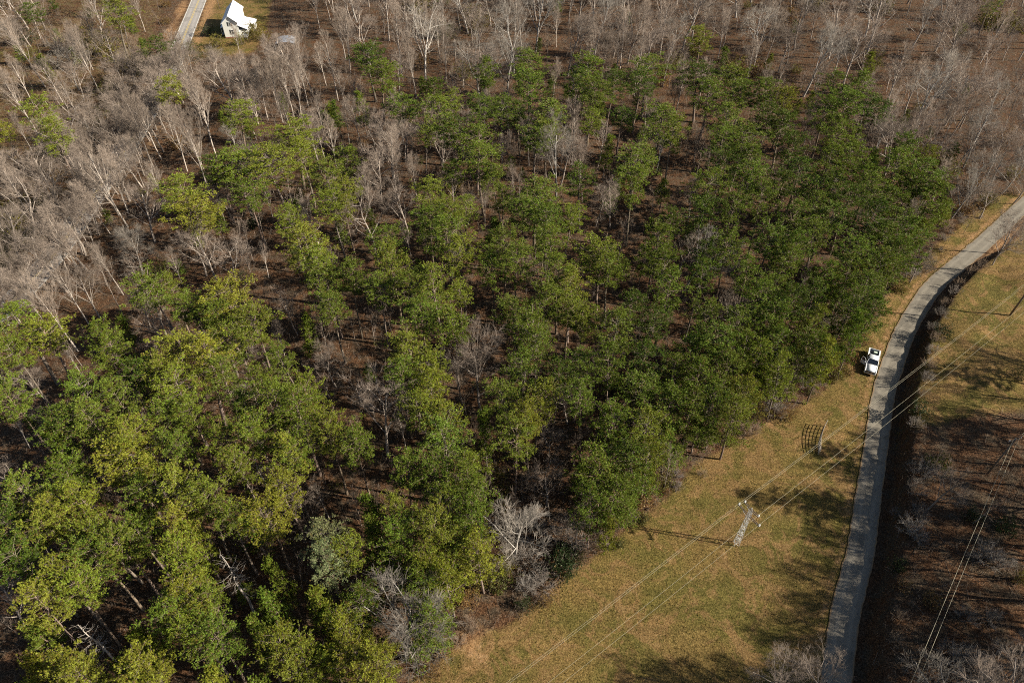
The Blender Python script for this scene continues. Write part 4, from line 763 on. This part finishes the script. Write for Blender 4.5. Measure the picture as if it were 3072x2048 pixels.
def carport():
    x, y, _ = at(862, 150); e = link('carport', None, loc=(x, y, tz(x, y))); e.rotation_euler = (0, 0, 0.12)
    tag(e, 'silver arched metal carport half hidden by bare trees right of the white house', 'carport')
    prof = [(3.2 * math.cos(t), 2.3 + 0.8 * math.sin(t)) for t in np.linspace(0, math.pi, 11)]
    MB().prism(prof + [(a * .985, b - .05) for a, b in prof[::-1]], 1, -3, 3).build('roof', 'carport', e)
    for sx in (-1, 1):
        for sy in (-2.8, 0, 2.8): MB().bar((sx * 3.15, sy, 0), (sx * 3.15, sy, 2.32), .05).build('post', 'steel', e)
carport()

# ------------------------------------------------------------------ pickup truck
def truck():
    x, y = TRUCK; e = link('pickup_truck', None, loc=(x, y, tz(x, y)))
    d = Vector((-0.46, -0.888)).normalized(); e.rotation_euler = (0, 0, math.atan2(d.y, d.x) - math.pi / 2)   # +Y is the nose
    tag(e, 'white pickup truck parked on the lane verge with one front door open', 'pickup truck')
    # lower body with wheel arches cut in profile, two sides and nose
    wa, wf = -1.75, 1.85
    def arch(cy, r, k=8): return [(cy + r * math.cos(math.pi - math.pi * i / k), 0.42 + r * math.sin(math.pi * i / k)) for i in range(k + 1)]
    side = [(-3.05, 0.5)] + arch(wa, .5) + arch(wf, .5) + [(2.95, 0.45), (3.05, .75), (2.98, 1.0)]
    nose = side + [(2.7, 1.14), (1.15, 1.22), (-0.95, 1.24), (-0.95, 0.9), (-3.05, 0.9)]
    def sidep(pr): return [(a, b) for a, b in pr]
    for s in (-1, 1):
        MB().prism(sidep(side + [(2.7, 1.12), (1.2, 1.2), (-1.0, 1.2), (-3.05, 1.24)]), 0, *( (s * .78, s * 1.0) if s > 0 else (-1.0, -.78)), bevel=0.035).build('side_panel', 'paint', e, True)
    MB().box((0, 1.0, .62), (1.5, 3.9, .5)).build('chassis', 'black', e)
    MB().hull([(sx * wx, yy, zz) for sx in (-1, 1) for wx, yy, zz in ((.8, 1.22, 1.24), (.8, 1.22, .9), (.76, 2.72, 1.13), (.74, 2.95, 1.0), (.74, 2.95, .8))], 0.04).build('hood', 'paint', e, True)
    g = MB().box((0, 3.0, .78), (1.5, .1, .34), bevel=.02).build('grille', 'black', e); MB().box((0, 3.055, .78), (1.4, .03, .05)).build('grille_bar', 'chrome', g)
    MB().box((0, 3.05, .5), (1.96, .22, .22), bevel=.04).build('front_bumper', 'chrome', e)
    for s in (-1, 1):
        MB().box((s * .86, 2.95, .85), (.24, .14, .2), bevel=.03).build('headlight', 'lamp', e)
        MB().box((s * .9, -3.04, .98), (.17, .08, .4), bevel=.02).build('tail_light', 'red', e)
    # cab
    lo, hi = .9, .72
    cab = MB()
    for p in ([(-lo, -.95), (lo, -.95), (lo, 1.3), (-lo, 1.3)],): pass
    cab.hull([(sx * hi, yy, 1.86) for sx in (-1, 1) for yy in (-.72, .48)] + [(sx * (hi + .04), yy, 1.8) for sx in (-1, 1) for yy in (-.82, .6)] , .03)
    cab = cab.build('cab_roof', 'paint', e, True)
    MB().hull([(sx * .93, yy, 1.2) for sx in (-1, 1) for yy in (-.95, 1.25)] + [(sx * .77, yy, 1.79) for sx in (-1, 1) for yy in (-.8, .56)]).build('cabin_interior', 'black', e)
    for s in (-1, 1):
        cab2 = MB()
        for a, b in (((s * .95, 1.3, 1.2), (s * .785, .6, 1.82)), ((s * .95, -.97, 1.2), (s * .785, -.84, 1.82)), ((s * .95, .1, 1.2), (s * .79, .02, 1.82)), ((s * .95, -.97, 1.2), (s * .95, 1.3, 1.2))): cab2.bar(a, b, .045)
        cab2.build('door_pillar', 'paint', e)
        for y0, y1, t0, t1 in ((.06, 1.2, .04, .58), (-.9, .04, -.78, -.02)): MB().quad((s * .955, y0, 1.23), (s * .955, y1, 1.23), (s * .80, t1, 1.78), (s * .80, t0, 1.78)).build('side_window', 'glass', e)
    MB().quad((-.86, 1.29, 1.25), (.86, 1.29, 1.25), (.72, .62, 1.80), (-.72, .62, 1.80)).build('windscreen', 'glass', e)
    MB().quad((-.8, -.985, 1.27), (.8, -.985, 1.27), (.7, -.85, 1.77), (-.7, -.85, 1.77)).build('rear_window', 'glass', e)
    for s in (-1, 1): MB().bar((s * .3 - .25, 1.33, 1.27), (s * .3 + .22, 1.16, 1.40), .012).build('wiper', 'black', e)
    # bed
    MB().box((0, -2.0, .72), (1.6, 2.1, .1)).build('bed_floor', 'liner', e)
    for s in (-1, 1):
        MB().box((s * .79, -2.0, 1.0), (.06, 2.08, .5)).build('bed_liner', 'liner', e); MB().box((s * .9, -2.03, 1.262), (.24, 2.06, .05), bevel=.015).build('bed_rail', 'paint', e)
    MB().box((0, -.99, 1.02), (1.6, .07, .5)).build('bulkhead', 'liner', e)
    tg = MB().box((0, -3.05, 1.0), (1.62, .1, .54), bevel=.02).build('tailgate', 'paint', e); MB().box((0, -3.11, 1.08), (.3, .03, .1)).build('handle', 'black', tg)
    MB().box((0, -3.15, .55), (1.9, .2, .2), bevel=.03).build('rear_bumper', 'chrome', e)
    MB().box((-.45, -1.35, .86), (.7, .45, .2), bevel=.02).build('tool_box', 'black', e)
    for sx in (-1, 1):
        for yy in (wa, wf):
            w = MB(); bmesh.ops.create_cone(w.bm, cap_ends=True, segments=24, radius1=.41, radius2=.41, depth=.27, matrix=Matrix.Translation((sx * .84, yy, .41)) @ Matrix.Rotation(math.pi / 2, 4, 'Y'))
            w = w.build('wheel', 'tyre', e); r = MB(); bmesh.ops.create_cone(r.bm, cap_ends=True, segments=16, radius1=.25, radius2=.22, depth=.05, matrix=Matrix.Translation((sx * .99, yy, .41)) @ Matrix.Rotation(math.pi / 2, 4, 'Y')); r.build('rim', 'chrome', w)
    m = MB().box((-1.13, 1.02, 1.26), (.22, .12, .2), bevel=.03).build('mirror', 'black', e)
    # open passenger door, hinged at its front edge (+X side faces the trees)
    dr = MB().box((0, -.55, .82), (.09, 1.12, .72), bevel=.03)
    for a, b in (((0, -.02, 1.18), (-.13, -.6, 1.78)), ((-.13, -.6, 1.78), (-.13, -1.08, 1.78)), ((-.13, -1.08, 1.78), (0, -1.1, 1.18))): dr.bar(a, b, .035)
    dr = dr.build('door', 'paint', e); dr.location = (.97, 1.18, 0); dr.rotation_euler = (0, 0, math.radians(58))
    MB().box((-.07, -.55, .8), (.06, 1.0, .6), bevel=.02).build('door_card', 'seat', dr)
    MB().quad((-.012, -.08, 1.2), (-.012, -1.06, 1.2), (-.125, -1.05, 1.75), (-.125, -.62, 1.75)).build('window', 'glass', dr)
    MB().box((.16, -.2, 1.25), (.22, .12, .2), bevel=.03).build('mirror', 'paint', dr)
    MB().box((.45, .25, .8), (.55, .55, .3), bevel=.05).build('seat', 'seat', e)
    b = e.matrix_basis.copy()
    M4 = Matrix.Translation((x, y, tz(x, y))) @ Matrix.Rotation(e.rotation_euler.z, 4, 'Z')
    c = MB().box((0, 0, .17), (.72, .42, .34), bevel=.04).build('cooler', 'cooler'); c.location = M4 @ Vector((-.28, -2.45, .78)); c.rotation_euler = (0, 0, e.rotation_euler.z + .05)
    tag(c, 'pale greenish cooler box lying in the white pickup bed', 'cooler')
truck()

# ------------------------------------------------------------------ power lines
def catenary(a, b, sag, n=24):
    a = Vector(a); b = Vector(b); return [a.lerp(b, t) - Vector((0, 0, 4 * sag * t * (1 - t))) for t in np.linspace(0, 1, n)]
def wire(pts, label, r=0.012, group='power line wires'):
    s = Segs(); s.poly(pts, r, r); v, f = s.arrays(5); o = link('power_wire', mesh_np('power_wire', v, f, M['wire'], True)); tag(o, label, 'wire', group); return o
def tower():
    x, y, _ = at(2208, 1631); z = tz(x, y); e = link('lattice_tower', None, loc=(x, y, z)); tag(e, 'pale steel lattice power tower with two cross-arms standing in the grass field', 'power tower')
    h = 9.0; b0, b1 = .33, .17
    def corner(k, t): r = b0 + (b1 - b0) * t; a = math.pi / 4 + k * math.pi / 2; return Vector((math.cos(a) * r * 1.414, math.sin(a) * r * 1.414, h * t))
    for k in range(4): MB().bar(corner(k, -0.02), corner(k, 1), .036, 4).build('leg', 'steel', e)
    nb = 12
    for k in range(4):
        for i in range(nb):
            t0, t1 = i / nb, (i + 1) / nb; q = (k + 1) % 4
            a, b = (k, q) if i % 2 else (q, k)
            MB().bar(corner(a, t0), corner(b, t1), .018, 4).build('brace', 'steel', e)
            MB().bar(corner(k, t1), corner(q, t1), .018, 4).build('strut', 'steel', e)
    # arms: direction across the line
    la = Vector(at(780 / 7.84 + 2130, 450 / 7.84 + 1460, 7.9)); lb = Vector(at(1110 / 7.84 + 2130, 800 / 7.84 + 1460, 7.9)); d = (lb - la); d.z = 0; d.normalize()
    top = []
    for zz, L1, L2 in ((7.75, 2.0, 2.0), (9.2, 1.35, 1.35)):
        for s, L in ((-1, L1), (1, L2)):
            for off in (-.11, .11):
                n = Vector((-d.y, d.x, 0)) * off
                MB().bar(Vector((0, 0, zz)) + n, d * s * L + Vector((0, 0, zz)) + n, .065, 4).build('cross_arm', 'pole', e)
            MB().bar(d * s * L * .75 + Vector((0, 0, zz)), Vector((0, 0, zz - .9)), .03, 4).build('arm_brace', 'steel', e)
            p = d * s * (L - .08) + Vector((0, 0, zz + .05))
            ins = MB()
            for k in range(4): ins.bar(p + Vector((0, 0, .05 + .09 * k)), p + Vector((0, 0, .11 + .09 * k)), .13 if k % 2 == 0 else .08, 10)
            ins.build('insulator', 'ceramic', e)
            top.append(Vector((x, y, z)) + p + Vector((0, 0, .42)))
    MB().bar((0, 0, 9), (0, 0, 9.5), .06).build('peak', 'steel', e)
    return top, d
tops, dcross = tower()
fwd = (Vector(at(3072, 853, 8)) - Vector(at(2230, 1505, 8))); fwd.z = 0; fwd.normalize()
bwd = (Vector(at(1600, 2045, 8)) - Vector(at(2245, 1545, 8))); bwd.z = 0; bwd.normalize()
for p, w in zip(tops, ('tower lower left arm tip', 'tower lower right arm tip', 'tower upper left arm tip', 'tower upper right arm tip')):
    wire(catenary(p, p + fwd * 120 + Vector((0, 0, 1.0)), 1.6, 40), f'pale wire towards the lane from the {w}')
    wire(catenary(p, p + bwd * 80, 0.9, 30), f'pale wire towards the bottom from the {w}')
def utility_pole(x, y, h, label, arm=None, r=.15, tilt=(0, 0)):
    e = link('utility_pole', None, loc=(x, y, tz(x, y))); e.rotation_euler = (tilt[0], tilt[1], 0); tag(e, label, 'utility pole', 'wooden utility poles')
    MB().bar((0, 0, -.3), (0, 0, h), r, 10, r * .65).build('pole', 'pole', e, True)
    if arm is not None:
        d = Vector((math.cos(arm), math.sin(arm), 0)); MB().bar(d * -1.2 + Vector((0, .1, h - .4)), d * 1.2 + Vector((0, .1, h - .4)), .06, 4).build('cross_arm', 'pole', e)
        for t in (-1.05, 0, 1.05):
            p = d * t + Vector((0, .1, h - .3)); MB().bar(p, p + Vector((0, 0, .22)), .06, 8).build('insulator', 'ceramic', e)
    return e
x, y, _ = at(3015, 967, .8); utility_pole(x, y, 11.5, 'dark wooden pole at the right edge, standing in tan grass east of the lane', tilt=(0, .04), r=.2)
x, y, _ = at(2949, 1436, 1.5); utility_pole(x, y, 8.6, 'dark wooden pole in shaded leaf litter near the lower right edge', 0.3)
zb = tz(x, y); hd = Vector((x, y, zb + 8.5)); ew = Vector(at(2722, 2048, 8)); ew = (ew - hd); ew.z = 0; ew.normalize(); er = Vector((0.86, 0.5, 0))
for s, w in ((-.55, 'left'), (.55, 'right')):
    o = Vector((math.cos(.3), math.sin(.3), 0)) * s
    wire(catenary(hd + o, hd + o + ew * 60, .5, 24), f'{w} wire of the pair running down to the bottom right corner', .018)
    wire(catenary(hd + o, hd + o + er * 40, .5, 12), f'{w} wire leaving the lower right pole towards the right edge', .018)
fp = [at(536, 98, 8.2), at(523, 178, 8.2), at(640, -40, 8.2)]
fl = ['pole on the road verge below left of the white house', 'pole beside the two-lane road among the bare trees', 'pole between the two-lane road and the white house at the top edge']
for p, l in zip(fp, fl): utility_pole(p[0], p[1], 8.6, 'wooden utility ' + l, 0.25, .14)
for a, b, l in ((0, 1, 'lower'), (2, 0, 'upper')):
    for s, w in ((-1.05, 'left'), (1.05, 'right')):
        q = Vector((math.cos(.25), math.sin(.25), 0)) * s
        wire(catenary(Vector(fp[a]) + q + Vector((0, .1, .3)), Vector(fp[b]) + q + Vector((0, .1, .3)), .3, 10), f'{w} wire of the {l} span over the two-lane road', .018, 'roadside wires')
# mailbox on the highway verge
x, y, _ = at(588, 92); e = link('mailbox', None, loc=(x, y, tz(x, y))); tag(e, 'small dark mailbox on a post at the two-lane road edge', 'mailbox')
MB().bar((0, 0, -.2), (0, 0, 1.05), .06, 6).build('post', 'pole', e)
MB().prism([(.12 * math.cos(t), 1.16 + .12 * math.sin(t)) for t in np.linspace(0, math.pi, 7)] + [(-.12, 1.04), (.12, 1.04)], 1, -.26, .26).build('box', 'black', e)

# ------------------------------------------------------------------ lattice panel standing in the field
def panel():
    a = Vector(at(2474, 1278, .2)); b = Vector(at(2455, 1362, .2)); a.z = b.z = 0; n = (b - a).normalized(); side = Vector((n.y, -n.x, 0))
    e = link('garden_trellis', None, loc=(a.x, a.y, tz(a.x, a.y))); tag(e, 'weathered curved lattice trellis standing edge-on in the field beside the lane', 'trellis')
    L = (b - a).length; hgt = 1.75
    def P(s, z): t = s / L; return n * s + side * (0.35 * math.sin(t * math.pi)) + Vector((0, 0, z)) * (1 - .28 * max(0, t - .25))
    for k in range(6):
        z = .06 + k * (hgt - .06) / 5; pts = [P(L * i / 12, z) for i in range(13)]; s = Segs(); s.poly(pts, .04, .04); v, f = s.arrays(5); link('rail', mesh_np('rail', v, f, M['rust']), e)
    for k in range(8): MB().bar(P(L * k / 7, -.1), P(L * k / 7, hgt), .06, 5).build('upright', 'rust', e)
panel()
